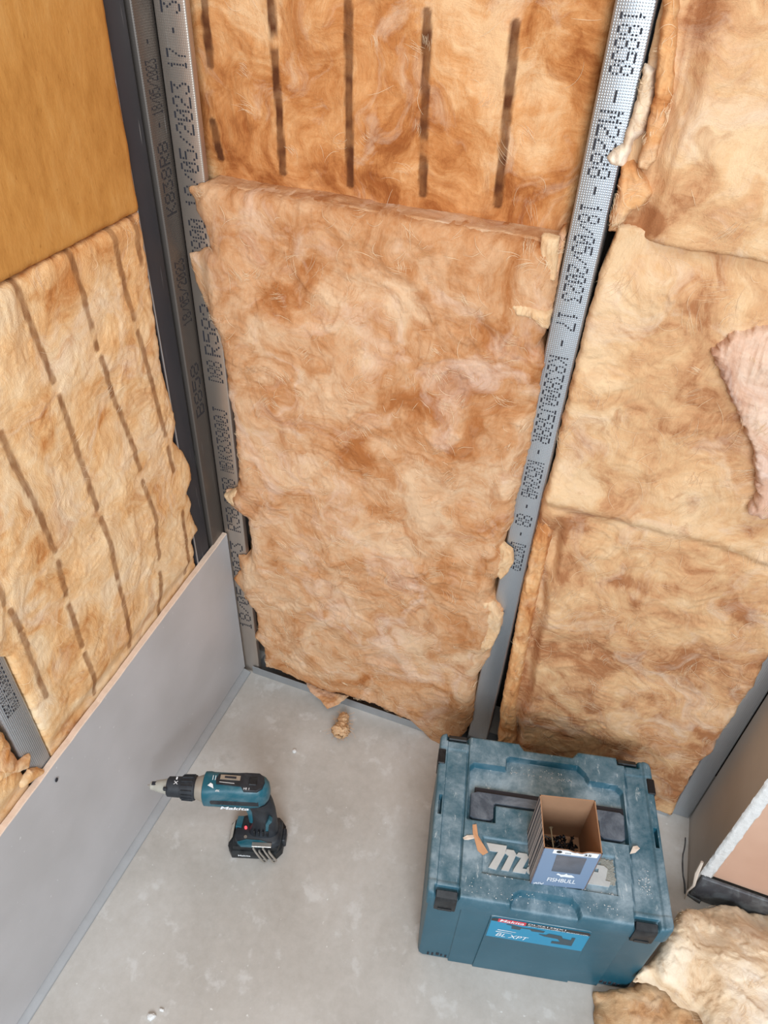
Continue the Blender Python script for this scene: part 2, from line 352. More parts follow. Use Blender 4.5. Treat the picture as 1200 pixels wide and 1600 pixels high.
def relief(name, poly, res, hfn, backfn, mat, frame=BACK, jit=(0.0, 50), seed=0, parent=None, attrs=None, angle=None, sfn=None, close=False, loc=None):
    P = np.asarray(poly, float); mg = res * 2 + jit[0] * 1.5
    us = np.arange(P[:, 0].min() - mg, P[:, 0].max() + mg + res, res); vv = np.arange(P[:, 1].min() - mg, P[:, 1].max() + mg + res, res)
    U, V = np.meshgrid(us, vv, indexing='ij')
    sd = poly_sd(P, U, V)
    if jit[0]:
        k = jit[1]; sd = sd + jit[0] * (fbm(U * k * 0.35, V * k * 0.35, seed + 50, 2) * 1.1 + 0.9 * pn(U * k, V * k, seed + 51) + 0.45 * pn(U * k * 3, V * k * 3, seed + 52))
    gu, gv = np.gradient(sd, res); gl = np.sqrt(gu ** 2 + gv ** 2) + 1e-6
    cs = (sd[:-1, :-1] + sd[1:, :-1] + sd[1:, 1:] + sd[:-1, 1:]) / 4; keep = cs > 0
    nu, nv = U.shape; ids = np.arange(nu * nv).reshape(nu, nv)
    q = np.stack([ids[:-1, :-1], ids[1:, :-1], ids[1:, 1:], ids[:-1, 1:]], -1)[keep]
    e = np.concatenate([q[:, [0, 1]], q[:, [1, 2]], q[:, [2, 3]], q[:, [3, 0]]])
    key = e[:, 0].astype(np.int64) * nu * nv + e[:, 1]; rev = e[:, 1].astype(np.int64) * nu * nv + e[:, 0]
    be = e[~np.isin(key, rev)]; bv = np.unique(be)
    U = U.ravel().copy(); V = V.ravel().copy(); sdr = sd.ravel().copy()
    st = np.clip(-sdr[bv], -res, res) / gl.ravel()[bv]
    U[bv] += st * gu.ravel()[bv] / gl.ravel()[bv]; V[bv] += st * gv.ravel()[bv] / gl.ravel()[bv]; sdr[bv] = 0
    used = np.unique(q); mp = np.full(nu * nv, -1); mp[used] = np.arange(len(used))
    u, v, s = U[used], V[used], np.maximum(sdr[used], 0)
    if sfn is not None: s = sfn(u, v, s)
    h = hfn(u, v, s)
    pts = frame.p(u, v, h); q = mp[q]; be = mp[be]; bvn = np.unique(be)
    nb = np.full(len(used), -1); nb[bvn] = len(used) + np.arange(len(bvn))
    hb = backfn(u[bvn], v[bvn]) if callable(backfn) else np.full(len(bvn), backfn)
    hb = np.minimum(hb, h[bvn] - 1e-4)
    pts = np.concatenate([pts, frame.p(u[bvn], v[bvn], hb)])
    sk = np.stack([be[:, 1], be[:, 0], nb[be[:, 0]], nb[be[:, 1]]], -1)
    faces = np.concatenate([q, sk])
    if np.dot(np.cross(frame.U, frame.V), frame.N) < 0: faces = faces[:, ::-1]
    o = link(name, pts, faces, mat, parent, True, angle, loc=loc)
    if attrs:
        for an, fn in attrs.items():
            a = o.data.attributes.new(an, 'FLOAT', 'POINT')
            val = fn(u, v, s); val = np.concatenate([val, val[bvn]]); a.data.foreach_set('value', val.astype(np.float32))
    o_h = (u, v, h, frame)
    return o, o_h

def wool_h(base, puff, edge, seed, amp=1.0, fold=1.0):
    def f(u, v, s):
        w1 = fbm(u * 5, v * 5, seed, 3) * 0.09; w2 = fbm(u * 5, v * 5, seed + 5, 3) * 0.09
        a, b = u + w1, v + w2
        big = fbm(a * 5.5, b * 5.5, seed + 1, 3) * 0.010
        rid = (1 - np.sqrt(pn(a * 13, b * 10, seed + 2) ** 2 + 0.004) * 2.2) * 0.0030 * fold
        n = fbm(a * 26, b * 26, seed + 3, 3); terr = (sstep(0.14, 0.20, n) - 0.5) * 0.0020 * fold * sstep(-0.1, 0.4, pn(u * 7, v * 7, seed + 9))
        n2 = fbm(a * 48, b * 34, seed + 6, 3); terr = terr + (sstep(0.2, 0.28, n2)) * 0.0012 * fold
        fine = fbm(a * 90, b * 90, seed + 4, 3) * 0.0016
        k = np.minimum(1, s / max(edge, 1e-4)); k = np.sqrt(1 - (1 - k) ** 2)
        return base + puff * k + amp * (big * k + (rid + terr) * (0.35 + 0.65 * k) + fine)
    return f
def tone_fn(spots, bias=0.0, extra=None):
    """spots: (u, v, ru, rv, amount)"""
    def f(u, v, s):
        t = np.full(u.shape, bias)
        for (a, b, ru, rv, am) in spots:
            w = fbm(u * 18, v * 18, 40, 3) * 0.5
            t = t + am * sstep(1.15, 0.35, np.sqrt(((u - a) / ru) ** 2 + ((v - b) / rv) ** 2) + w)
        if extra is not None: t = t + extra(u, v, s)
        return t
    return f
def mark_fn(lines, width, seed, gap=0.15, strength=1.0):
    def f(u, v, s):
        m = np.zeros(u.shape)
        for L in lines:
            d = line_d(L, u + pn(u * 60, v * 60, seed) * 0.0012, v)
            m = np.maximum(m, sstep(width * 0.62, width * 0.40, d))
        g = sstep(-gap - 0.12, -gap + 0.12, fbm(u * 9, v * 16, seed + 2, 3)); g2 = 0.72 + 0.28 * sstep(-0.3, 0.4, fbm(u * 40, v * 40, seed + 3, 2))
        return m * g * g2 * strength
    return f
def fibres(parent, oh, n, seed, mat, lmin=0.015, lmax=0.05, lift=0.003, rad=0.00020):
    """loose glass fibres lying on the batt, single and in curved locks"""
    u, v, h, fr = oh; r = random.Random(seed); mb = MB(); loc = np.array(parent.location)
    cell = 0.006; tab = {}
    for a, b, c in zip((u / cell).astype(int), (v / cell).astype(int), h):
        k = (a, b)
        if c > tab.get(k, -9): tab[k] = c
    def strand(a, b, th, L, cu, lf, rd):
        st = 8; pts = []
        for k in range(st):
            hh = tab.get((int(a / cell), int(b / cell)))
            if hh is None: break
            e = math.sin(k / (st - 1) * math.pi)
            pts.append(fr.p(a, b, hh + 0.0003 + lf * e) - loc); a += math.cos(th) * L / st; b += math.sin(th) * L / st; th += cu / st + r.uniform(-0.12, 0.12)
        if len(pts) > 4: mb.tube(pts, [rd * (0.25 + math.sin((k + 0.5) / len(pts) * math.pi)) for k in range(len(pts))], 3, cap=False)
    for i in range(n // 3):
        j = r.randrange(len(u)); strand(u[j], v[j], r.uniform(0, 6.28), r.uniform(lmin, lmax), r.uniform(-2.4, 2.4), r.uniform(0.2, 1.0) * lift, rad)
    for i in range(n // 6):
        j = r.randrange(len(u)); th = r.uniform(0, 6.28); L = r.uniform(lmin, lmax) * 0.9; cu = r.uniform(-1.8, 1.8); W = r.uniform(0.0015, 0.006); K = r.randrange(5, 16)
        for q in range(K):
            o = r.gauss(0, W); strand(u[j] - math.sin(th) * o + r.gauss(0, L * .12), v[j] + math.cos(th) * o + r.gauss(0, L * .12), th + r.gauss(0, 0.10), L * r.uniform(.5, 1), cu, r.uniform(0.05, 0.6) * lift * .6, rad * 0.7)
    o = mb.build('loose_fibres', mat, parent, angle=None); o['kind'] = 'stuff'; return o
M['fibre'] = plain('pale_glass_fibre', rgb(244, 216, 178), 0.8, var=0.1)
M['fibre_orange'] = plain('amber_glass_fibre', rgb(222, 170, 116), 0.8, var=0.15)

def PB(pts, y=0.0):   # places of the photo -> (x, z) on a back-wall plane
    return [tuple(on(a, b, 1, y)[[0, 2]]) for a, b in pts]
def PL(pts, x=-0.0125):
    return [tuple(on(a, b, 0, x)[[1, 2]]) for a, b in pts]
def PF(pts, z=0.0):
    return [tuple(on(a, b, 2, z)[[0, 1]]) for a, b in pts]

# ------------------------------------------------------------------ the setting
mb = MB(); mb.box(-0.35, 3.4, -3.4, 0.30, -0.10, 0.0); struct(mb.build('floor', M['floor'], loc=(0, 0, 0)))
mb = MB(); mb.box(-0.35, 3.4, 0.135, 0.25, 0.0, 2.6); struct(mb.build('wall_back', M['blocks']))
mb = MB(); mb.box(-0.32, -0.16, -3.4, 0.13, 0.0, 2.6); struct(mb.build('wall_left', M['blocks']))

# right-hand stub wall: grey reveal board, white broken edge, pink face, dark base strip
def slab(name, p0, p1, t, z0, z1, mat, cat, label, mats=None):
    d = np.array(p1) - np.array(p0); n = np.array([-d[1], d[0]]) / np.linalg.norm(d) * t
    q = [p0, p1, tuple(np.array(p1) + n), tuple(np.array(p0) + n)]
    mb = MB(); mb.prism(q[::1], z0, z1); o = mb.build(name, mat, angle=30)
    return tag(o, label, cat) if cat else o
struct(slab('wall_right', (1.1350, 0.0), (1.1370, -0.170), 0.024, 0.0, 2.5, M['board_shade'], None, None))
# crumbled edge of that board
def crumb_edge():
    zz = np.arange(0.092, 2.4, 0.003); n = 9; v = []; f = []
    for i, z in enumerate(zz):
        w = 0.0005 + 0.001 * pn(z * 30, 0.3, 2)
        for k in range(n):
            t = k / (n - 1); x = 1.1372 + t * (0.0235 + 0.002 * pn(z * 50, 3.3, 4)) + 0.0015 * pn(z * 70, k, 6)
            y = -0.1708 - 0.0018 - 0.004 * max(0, fbm(np.array(z * 40), np.array(k * 0.8), 8, 3)) - (0.001 if 0 < k < n - 1 else -0.003)
            v.append((x, float(y), z))
    m_ = len(zz)
    for i in range(m_ - 1):
        for k in range(n - 1): a = i * n + k; f.append((a, a + 1, a + n + 1, a + n))
    o = link('trim_1', v, f, M['gypsum']); struct(o)
crumb_edge()
mb = MB(); mb.box(1.1612, 1.75, -0.1665, -0.150, 0.088, 2.5); struct(mb.build('wall_stub_right', M['pink_board']))
mb = MB(); mb.box(1.1405, 1.75, -0.1800, -0.1720, 0.0005, 0.090, 0.002); struct(mb.build('baseboard_right', M['track_dark']))

# floor tracks (U channel legs)
def prism_xy(name, pts, z0, z1, mat): mb = MB(); mb.prism(pts, z0, z1); return mb.build(name, mat, angle=30)
def track(name, profile, a, b, mat, label):
    """profile (across, up) swept from a to b"""
    a = np.array(a, float); b = np.array(b, float); d = b - a; d /= np.linalg.norm(d); nrm = np.array([-d[1], d[0]])
    v = [(*(p + nrm * q[0]), q[1]) for p in (a, b) for q in profile]; n = len(profile)
    f = [(i, (i + 1) % n, n + (i + 1) % n, n + i) for i in range(n)] + [tuple(range(n))[::-1], tuple(range(n, 2 * n))]
    return tag(link(name, v, f, mat, None, True, 30), label, 'metal track')
Lp = [(0, 0.0004), (0, 0.028), (0.0012, 0.028), (0.0012, 0.0016), (0.060, 0.0016), (0.060, 0.0004)]
track('floor_track', Lp, (0.026, -0.004), (1.085, -0.012), M['galv_smooth'], 'grey metal floor track along the foot of the back wall')
Lq = [(0.0, 0.0004), (0.0, 0.0030), (0.0010, 0.0045), (0.0240, 0.0120), (0.0240, 0.0004)]
track('floor_track', Lq, (0.0125, -1.6), (0.0200, -0.0065), M['galv_strip'], 'long narrow grey metal strip on the floor under the grey plasterboard')

# ------------------------------------------------------------------ steel studs
FONT = {'0': '01110 10001 10011 10101 11001 10001 01110', '1': '00100 01100 00100 00100 00100 00100 01110', '2': '01110 10001 00001 00110 01000 10000 11111',
 '3': '11111 00010 00100 00010 00001 10001 01110', '4': '00010 00110 01010 10010 11111 00010 00010', '5': '11111 10000 11110 00001 00001 10001 01110',
 '6': '00110 01000 10000 11110 10001 10001 01110', '7': '11111 00001 00010 00100 01000 01000 01000', '8': '01110 10001 10001 01110 10001 10001 01110',
 '9': '01110 10001 10001 01111 00001 00010 01100', '/': '00000 00001 00010 00100 01000 10000 00000', '-': '00000 00000 00000 01110 00000 00000 00000',
 'M': '10001 11011 10101 10101 10001 10001 10001', 'R': '11110 10001 10001 11110 10100 10010 10001', 'K': '10001 10010 10100 11000 10100 10010 10001',
 'B': '11110 10001 10001 11110 10001 10001 11110', 'J': '00111 00010 00010 00010 00010 10010 01100', 'D': '11100 10010 10001 10001 10001 10010 11100',
 'Z': '11111 00001 00010 00100 01000 10000 11111', ' ': '00000 ' * 7}
def dots(parent, items, axis, along, c0, height, flip, nrm, name='printed_lettering'):
    """dot-matrix print running along the stud; items: (text, z_start, z_end)"""
    mb = MB(); loc = np.array(parent.location)
    for text, z0, z1 in items:
        n = len(text); pitch = (z1 - z0) / (n * 6 - 1); dr = height / 7
        for i, ch in enumerate(text):
            for r, row in enumerate(FONT[ch].split()[:7]):
                for c, b in enumerate(row):
                    if b != '1': continue
                    z = z0 + pitch * (i * 6 + c + 0.5); a = c0 + (flip * (3 - r)) * dr
                    hz = abs(pitch) * 0.5; ha = dr * 0.30
                    for q in ((a - ha, z - hz, a + ha, z + hz),):
                        p = [(q[0], q[1]), (q[2], q[1]), (q[2], q[3]), (q[0], q[3])]
                        if axis == 'x': v = [(x - loc[0], nrm - loc[1], zz - loc[2]) for x, zz in p]
                        else: v = [(nrm - loc[0], x - loc[1], zz - loc[2]) for x, zz in p][::-1]
                        mb.add(v, [(0, 1, 2, 3)])
    return mb.build(name, M['ink'], parent, angle=None)
def stud(name_label, prof, z0, z1, mat):
    """C profile (closed thin outline) extruded upwards"""
    mb = MB(); mb.prism(prof, z0, z1); o = mb.build('metal_stud', mat, angle=50); return tag(o, name_label, 'metal stud')
def cprof(a0, a1, face, depth, sgn, lip=0.012, t=0.0012, web=1, r=0.003, ax='x'):
    """front face between a0..a1 at 'face', web on side 1 (a1) or 0 (a0), body goes to face + sgn*depth"""
    s = sgn; w0, w1 = (a1, a0) if web else (a0, a1); d = 1 if w0 > w1 else -1
    outer = [(w1, face + s * lip), (w1, face + s * r), (w1 + d * r * .3, face + s * r * .3), (w1 + d * r, face),
             (w0 - d * r, face), (w0 - d * r * .3, face + s * r * .3), (w0, face + s * r), (w0, face + s * depth), (w1, face + s * depth), (w1, face + s * (depth - lip))]
    inner = [(w1 + d * t, face + s * (depth - lip)), (w1 + d * t, face + s * (depth - t)), (w0 - d * t, face + s * (depth - t)), (w0 - d * t, face + s * (r + t)), (w0 - d * (r + t * .3), face + s * t),
             (w1 + d * (r + t * .3), face + s * t), (w1 + d * t, face + s * (r + t * .3)), (w1 + d * t, face + s * lip)]
    P = outer + inner
    if ax == 'y': P = [(b, a) for a, b in P]
    A = sum(P[i][0] * P[(i + 1) % len(P)][1] - P[(i + 1) % len(P)][0] * P[i][1] for i in range(len(P)))
    return P if A > 0 else P[::-1]
TOP = 2.45
st = stud('blue-grey steel stud with dotted black print between middle and right insulation', cprof(0.6055, 0.6525, 0.0, 0.07, 1, web=1), 0.002, TOP, M['galv_back'])
dots(st, [('M228', 1.405, 1.50 - 0.186), ('-', 1.303, 1.283)][:0] + [('18858', 1.500, 1.436), ('-', 1.425, 1.402), ('M2288', 1.398, 1.320), ('-', 1.313, 1.296), ('18/05/2023', 1.288, 1.152), ('17', 1.136, 1.108),
          ('-', 1.094, 1.078), ('K83800J588R', 1.064, 0.905), ('-', 0.893, 0.880), ('K85284B', 0.866, 0.788), ('-', 0.774, 0.762), ('88', 0.748, 0.722), ('-', 0.708, 0.696), ('D83Z8R', 0.678, 0.610),
          ('18/05/2023', 1.700, 1.560)], 'x', 'z', 0.6285, 0.030, 1, -0.00045)
ZB = on(735, 1060, 1, 0)[2]
mb = MB(); mb.box(0.6062 - 0.629, 0.6518 - 0.629, -0.0018, -0.0004, 0.0, ZB); 
st2 = stud('steel stud with painted-in tan reflection and dotted print standing in the back left corner', cprof(-0.008, 0.043, 0.0, 0.07, 1, web=0), 0.002, TOP, M['galv_gold_reflection'])
zc = lambda a, b: on(a, b, 1, 0)[2]
dots(st2, [('18/05/2023', zc(322, 338) + 0.01, zc(278, 128)), ('17', zc(280, 108), zc(272, 76)), ('-', zc(268, 54), zc(266, 40)), ('388', zc(264, 20), 1.50),
           ('K83800', zc(335, 440), zc(318, 345)), ('-', zc(338, 470), zc(336, 458)), ('R582', zc(350, 560), zc(340, 480)), ('D88', zc(352, 600), zc(350, 568)), ('K83800J', zc(360, 720), zc(352, 640)),
           ('MB', zc(365, 740), zc(362, 724)), ('8858', zc(370, 790), zc(365, 750)), ('R58', zc(374, 832), zc(370, 796)), ('18/05/2023', zc(396, 985), zc(376, 850))], 'x', 'z', 0.0195, 0.033, -1, -0.00045)
XF = -0.0125
st3 = stud('steel stud with painted-in dark brown reflection in the left wall, nearest the back corner', cprof(-0.0465, 0.0045, XF + 0.0035, 0.07, -1, web=1, ax='y'), 0.002, TOP, M['galv_shade'])
zl = lambda a, b: on(a, b, 0, XF)[2]
dots(st3, [('-', zl(230, 70), zl(228, 58)), ('18/05/2023', zl(255, 175), zl(240, 90)), ('-', zl(250, 200), zl(248, 188)), ('K838R8', zl(275, 330), zl(255, 220)), ('18/05/2023', zl(300, 500), zl(285, 400)), ('B858', zl(320, 640), zl(310, 560))],
     'y', 'z', -0.023, 0.028, -1, XF + 0.0039)
st4 = stud('smooth steel stud with painted-in dark navy shade in the left wall beside the striped insulation', cprof(-0.104, -0.0560, XF, 0.07, -1, web=0, ax='y'), 0.002, TOP, M['galv_occluded'])
mb = MB(); mb.box(XF - 0.001 - st4.location[0], XF + 0.0022 - st4.location[0], -0.1062 - st4.location[1], -0.1036 - st4.location[1], 0.0, TOP - 0.01, 0.0006); mb.build('folded_lip', M['galv_back'], st4)
a0 = on(2, 1020, 0, XF)[1]; a1 = on(80, 1180, 0, XF)[1]
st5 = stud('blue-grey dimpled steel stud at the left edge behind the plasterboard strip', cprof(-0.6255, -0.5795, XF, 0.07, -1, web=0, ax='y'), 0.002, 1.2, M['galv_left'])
dots(st5, [('K83800J588', zl(10, 1090), zl(0, 1000)), ('R852', zl(22, 1112), zl(12, 1092))], 'y', 'z', -0.603, 0.028, -1, XF + 0.0004)
st6 = stud('grey steel stud against the right reveal, dimpled in its upper part', cprof(1.0915, 1.1335, 0.0, 0.07, 1, web=1), 0.002, TOP, M['galv_back'])

# ------------------------------------------------------------------ grey plasterboard strip on the left wall
def board_strip():
    ys = [-0.0035, -1.6]; n = 80; v = []; f = []
    for i in range(n + 1):
        t = i / n; y = ys[0] + (ys[1] - ys[0]) * t
        xb = 0.0030; xt = 0.0008
        zt = 0.487 + y * 0.050 + 0.0012 * float(pn(np.array(y * 25), np.array(0.5), 9)) + (0.001 * float(pn(np.array(y * 90), np.array(2.5), 9)))
        zb = 0.016
        v += [(xb, y, zb), (xt, y, zt - 0.0015), (xt - 0.0015, y, zt), (xt - 0.0118, y, zt + 0.0008 * float(pn(np.array(y * 60), np.array(4.5), 9))), (xb - 0.0125, y, zb)]
    for i in range(n):
        for k in range(5): a = i * 5 + k; b = i * 5 + (k + 1) % 5; f.append((a, b, b + 5, a + 5))
    f.append((0, 1, 2, 3, 4)); f.append(tuple(n * 5 + k for k in (4, 3, 2, 1, 0)))
    mi = []
    for i in range(n): mi += [0, 1, 1, 1, 1]
    mi += [1, 1]
    f = [q[::-1] for q in f]
    o = link('plasterboard_strip', v, f, M['board'], None, False, None, [M['board_edge']], mi)
    return tag(o, 'long grey plasterboard strip standing on the floor against the left wall', 'plasterboard')
pbo = board_strip()
sh = on(87, 1218, 0, 0.001); mb = MB()
hp = [(sh[1] + 0.0035 * math.cos(a), sh[2] + 0.005 * math.sin(a)) for a in np.linspace(0, 6.28, 13)[:-1]]
mb.add([(0.0030 - pbo.location[0], p[0] - pbo.location[1], p[1] - pbo.location[2]) for p in hp], [tuple(range(12))]); mb.build('screw_hole', M['ink'], pbo)

# ------------------------------------------------------------------ insulation batts
def over(a0, a1, thin, deep, axis=0):
    return lambda u, v: np.where((u > a0) & (u < a1), thin, deep)
# middle, upper: recessed, amber, with dark stripes
YU = 0.050
pu = PB([(318, 268), (875, 362), (955, -60), (262, -60)], YU); pu = [(-0.004, pu[0][1] - 0.02), (0.6045, pu[1][1] - 0.02), (0.6045, 1.80), (-0.004, 1.80)]
lines_u = [PB(L, YU - 0.008) for L in ([(322, -20), (330, 100)], [(334, 190), (347, 245)], [(424, -30), (432, 100), (446, 266)], [(547, 5), (547, 160), (549, 286)], [(669, 20), (667, 120), (663, 300)], [(806, 38), (795, 160), (778, 318)])]
bu, oh = relief('insulation_batt', pu, 0.0028, wool_h(-YU - 0.004, 0.016, 0.02, 11, 0.7, 0.7), -0.12, M['wool_top'], jit=(0.001, 40), seed=11,
    attrs={'mark': mark_fn(lines_u, 0.0125, 5, gap=0.42), 'tone': tone_fn([(*PB([(350, 230)])[0], 0.09, 0.07, -0.10), (*PB([(600, 320)])[0], 0.35, 0.05, -0.06), (*PB([(690, 60)])[0], 0.10, 0.10, 0.12), (*PB([(850, 150)])[0], 0.05, 0.12, 0.10), (*PB([(905, 60)])[0], 0.03, 0.2, -0.10)], -0.01)})
tag(bu, 'recessed amber insulation batt with upright dark stripes, top of the middle bay', 'insulation'); fibres(bu, oh, 160, 1, M['fibre'])

# middle, lower: the big fluffy one
zt = 1.232
mid_px = [(300, 306), (306, 330), (322, 352), (330, 385), (296, 398), (304, 440), (322, 478), (344, 522), (352, 560), (356, 605), (366, 650), (370, 700), (376, 745), (370, 762), (352, 768), (360, 790), (388, 806), (394, 850), (392, 868), (371, 868),
          (376, 892), (364, 905), (384, 932), (402, 955), (404, 985), (398, 992), (414, 1008), (416, 1040), (440, 1047), (470, 1060), (486, 1066), (500, 1072), (522, 1080), (536, 1080), (560, 1088), (600, 1103), (640, 1120), (660, 1138), (688, 1166), (716, 1158), (738, 1126),
          (744, 1056), (764, 1028), (772, 1000), (784, 975), (786, 955), (768, 930), (772, 905), (790, 900), (800, 880), (786, 852), (800, 815), (806, 780), (826, 700), (838, 640), (850, 560), (842, 540), (858, 500), (866, 460), (872, 410), (880, 362)]
mp_ = PB(mid_px, -0.006); mp_ += [(0.598, zt), (0.35, zt + 0.002), (0.045, zt + 0.003), (0.012, zt - 0.01)]
def mid_tone_extra(u, v, s): return -0.05 * sstep(0.02, 0.0, s)
spots = [(*PB([p])[0], r, r * q, a) for p, r, q, a in (((560, 700), 0.10, 0.8, -0.10), ((640, 620), 0.06, 0.6, -0.10), ((450, 480), 0.08, 0.5, -0.10), ((600, 790), 0.05, 0.6, -0.12), ((740, 590), 0.05, 0.9, -0.08), ((640, 480), 0.05, 0.8, 0.12), ((540, 950), 0.06, 0.8, 0.12), ((680, 1000), 0.12, 0.7, 0.08), ((440, 380), 0.12, 0.4, -0.05),
         ((760, 350), 0.10, 0.25, 0.03), ((420, 1020), 0.08, 0.5, -0.10), ((690, 800), 0.05, 1, 0.10), ((600, 1060), 0.2, 0.3, -0.04), ((330, 430), 0.03, 1.6, 0.06))]
def mid_h(u, v, s):
    h = wool_h(0.0030, 0.018, 0.03, 21, 0.85, 1.0)(u, v, s)
    h = 0.0032 + (h - 0.0032) * (1 - 0.6 * sstep(0.05, 0.02, u)) * (1 - 0.5 * sstep(0.595, 0.612, u))
    h = np.maximum(h, 0.0022)
    # drape over the floor track at the foot
    return h
bm, oh = relief('insulation_batt', mp_, 0.0024, mid_h, over(-0.02, 0.045, 0.0015, -0.055), M['wool_mid'], jit=(0.0022, 70), seed=21,
    sfn=None, attrs={'tone': tone_fn(spots, 0.0, mid_tone_extra)})
# thin flaps where it laps over the two studs
tag(bm, 'largest fluffy peach insulation batt filling the middle bay down to the floor', 'insulation'); fibres(bm, oh, 1000, 2, M['fibre'], lift=0.005, rad=0.00026); fibres(bm, oh, 300, 22, M['fibre_orange'], lift=0.004)
# its cut top edge, a ledge in front of the recessed batt
def led_h(u, v, s): return zt + 0.003 - 0.010 * sstep(0.0, -0.03, v) + 0.0022 * fbm(u * 30, v * 40, 77, 3) + 0.002 * pn(u * 9, v * 9, 78)
lg, _ = relief('cut_top_edge', [(0.048, -0.004), (0.602, -0.004), (0.602, 0.075), (0.048, 0.075)], 0.0025, led_h, 1.16, M['wool_mid'], frame=FLOOR, jit=(0.0015, 60), seed=31)
lg.parent = bm; lg.location = lg.location - bm.location

# right of the middle stud, upper
ru = [(0.656, 1.256), (0.664, 1.256), (0.80, 1.256), (1.10, 1.251), (1.30, 1.251), (1.30, 1.80), (0.655, 1.80)]
def ru_h(u, v, s):
    return wool_h(0.016, 0.008, 0.008, 41, 0.7, 0.6)(u, v, s) - 0.018 * sstep(0.725, 0.69, u + 0.006 * pn(v * 14, v * 3, 5)) + 0.003 * pn(u * 150 + 1.5 * pn(v * 6, v, 3), v * 8, 12) * sstep(0.74, 0.70, u)
bru, oh = relief('insulation_batt', ru, 0.0028, ru_h, 0.0135, M['wool_right'], jit=(0.0012, 50), seed=41,
    attrs={'tone': tone_fn([(0.70, 1.4, 0.03, 0.3, -0.10), (0.80, 1.32, 0.12, 0.05, -0.10), (0.93, 1.38, 0.08, 0.1, 0.06), (0.72, 1.29, 0.03, 0.03, -0.12)], 0.02)})
tag(bru, 'smooth peach insulation batt at the top right, above the horizontal seam', 'insulation'); fibres(bru, oh, 200, 3, M['fibre'])
# torn strips hanging at its left edge, over the stud
def torn(name, px, hb, puff, seed, mat, label, y=0.0, n=40, res=0.002, jit=0.0015, tone=None, thin=0.0008):
    base_f = wool_h(hb, puff * 0.7, 0.008, seed, 0.5, 0.8)
    def hf(u, v, s):
        g = u + 0.012 * pn(v * 14, u * 10, seed); w_ = np.minimum(1, s / 0.006)
        return base_f(u, v, s) + w_ * (0.0045 * np.abs(pn(g * 130, v * 16, seed + 1)) + 0.003 * pn(g * 60, v * 22, seed + 2) + 0.0016 * fbm(g * 260, v * 60, seed + 3, 2))
    o, oh = relief(name, PB(px, -hb), res, hf, thin if not callable(thin) else thin, mat, jit=(jit, 90), seed=seed, attrs={'tone': tone_fn([], tone or 0.0)})
    tag(o, label, 'insulation'); fibres(o, oh, n, seed, M['fibre'], 0.008, 0.03, 0.003); return o
torn('insulation_shred', [(1040, -30), (1062, -30), (1056, 60), (1052, 130), (1040, 200), (1024, 250), (1012, 268), (996, 262), (1008, 210), (1022, 150), (1030, 70)], 0.026, 0.012, 61, M['wool_side'], 'long amber torn insulation strip hanging right of the middle stud, near the top', tone=-0.05)
torn('insulation_shred', [(1008, 100), (1024, 108), (1022, 160), (1008, 205), (992, 218), (984, 240), (976, 262), (956, 258), (948, 246), (958, 234), (974, 225), (984, 190), (996, 150)], 0.004, 0.014, 62, M['wool_pale'], 'pale shred of insulation lapping over the print of the middle stud', tone=0.04)
torn('insulation_shred', [(972, 258), (990, 250), (1010, 280), (1020, 300), (1006, 322), (988, 328), (976, 345), (958, 354), (950, 345), (960, 318), (966, 285)], 0.010, 0.018, 63, M['wool_side'], 'fan-shaped torn insulation tuft right of the stud just above the seam', tone=0.0)

# right of the middle stud, lower: big batt with a gap, a rolled orange side edge lower down
rl_px = [(958, 360), (1100, 380), (1260, 428), (1260, 900), (1206, 1010), (1178, 1062), (1120, 1150), (1118, 1162), (1096, 1180), (1062, 1240), (1050, 1268), (1000, 1262), (900, 1230), (780, 1190), (776, 1150), (785, 1100), (800, 1010), (822, 900), (842, 800), (850, 770), (862, 735), (880, 650), (906, 540), (916, 500), (940, 420)]
rl = PB(rl_px, 0.0); rl[0] = (0.668, 1.270); rl[1] = (0.80, 1.270); rl[2] = (1.30, 1.270)
# right of the right stud nothing of the wool shows
rl = [(min(a, 1.102) if b < 1.0 else a, max(b, 0.012)) for a, b in rl]
def rl_h(u, v, s):
    h = wool_h(0.002, 0.018, 0.012, 51, 0.9, 0.8)(u, v, s)
    low = sstep(0.80, 0.70, v)
    side = sstep(0.712 + 0.02 * sstep(0.7, 0.1, v), 0.690 + 0.02 * sstep(0.7, 0.1, v), u + 0.008 * pn(v * 9, v * 2, 8))
    h = h - 0.022 * low * side + 0.006 * low * side * np.sin(v * 30 + 4 * pn(u * 20, v * 8, 4))
    h = h - 0.005 * np.exp(-((v - (0.80 - 0.04 * (u - 0.7)) + 0.012 * pn(u * 8, v * 2, 6)) / 0.010) ** 2)      # pinched crease
    h = h + 0.006 * np.exp(-((v - (0.82 - 0.04 * (u - 0.7))) / 0.02) ** 2)
    kk = sstep(1.19, 1.25, v); h = h * (1 - kk) + np.minimum(h, 0.011) * kk
    return h
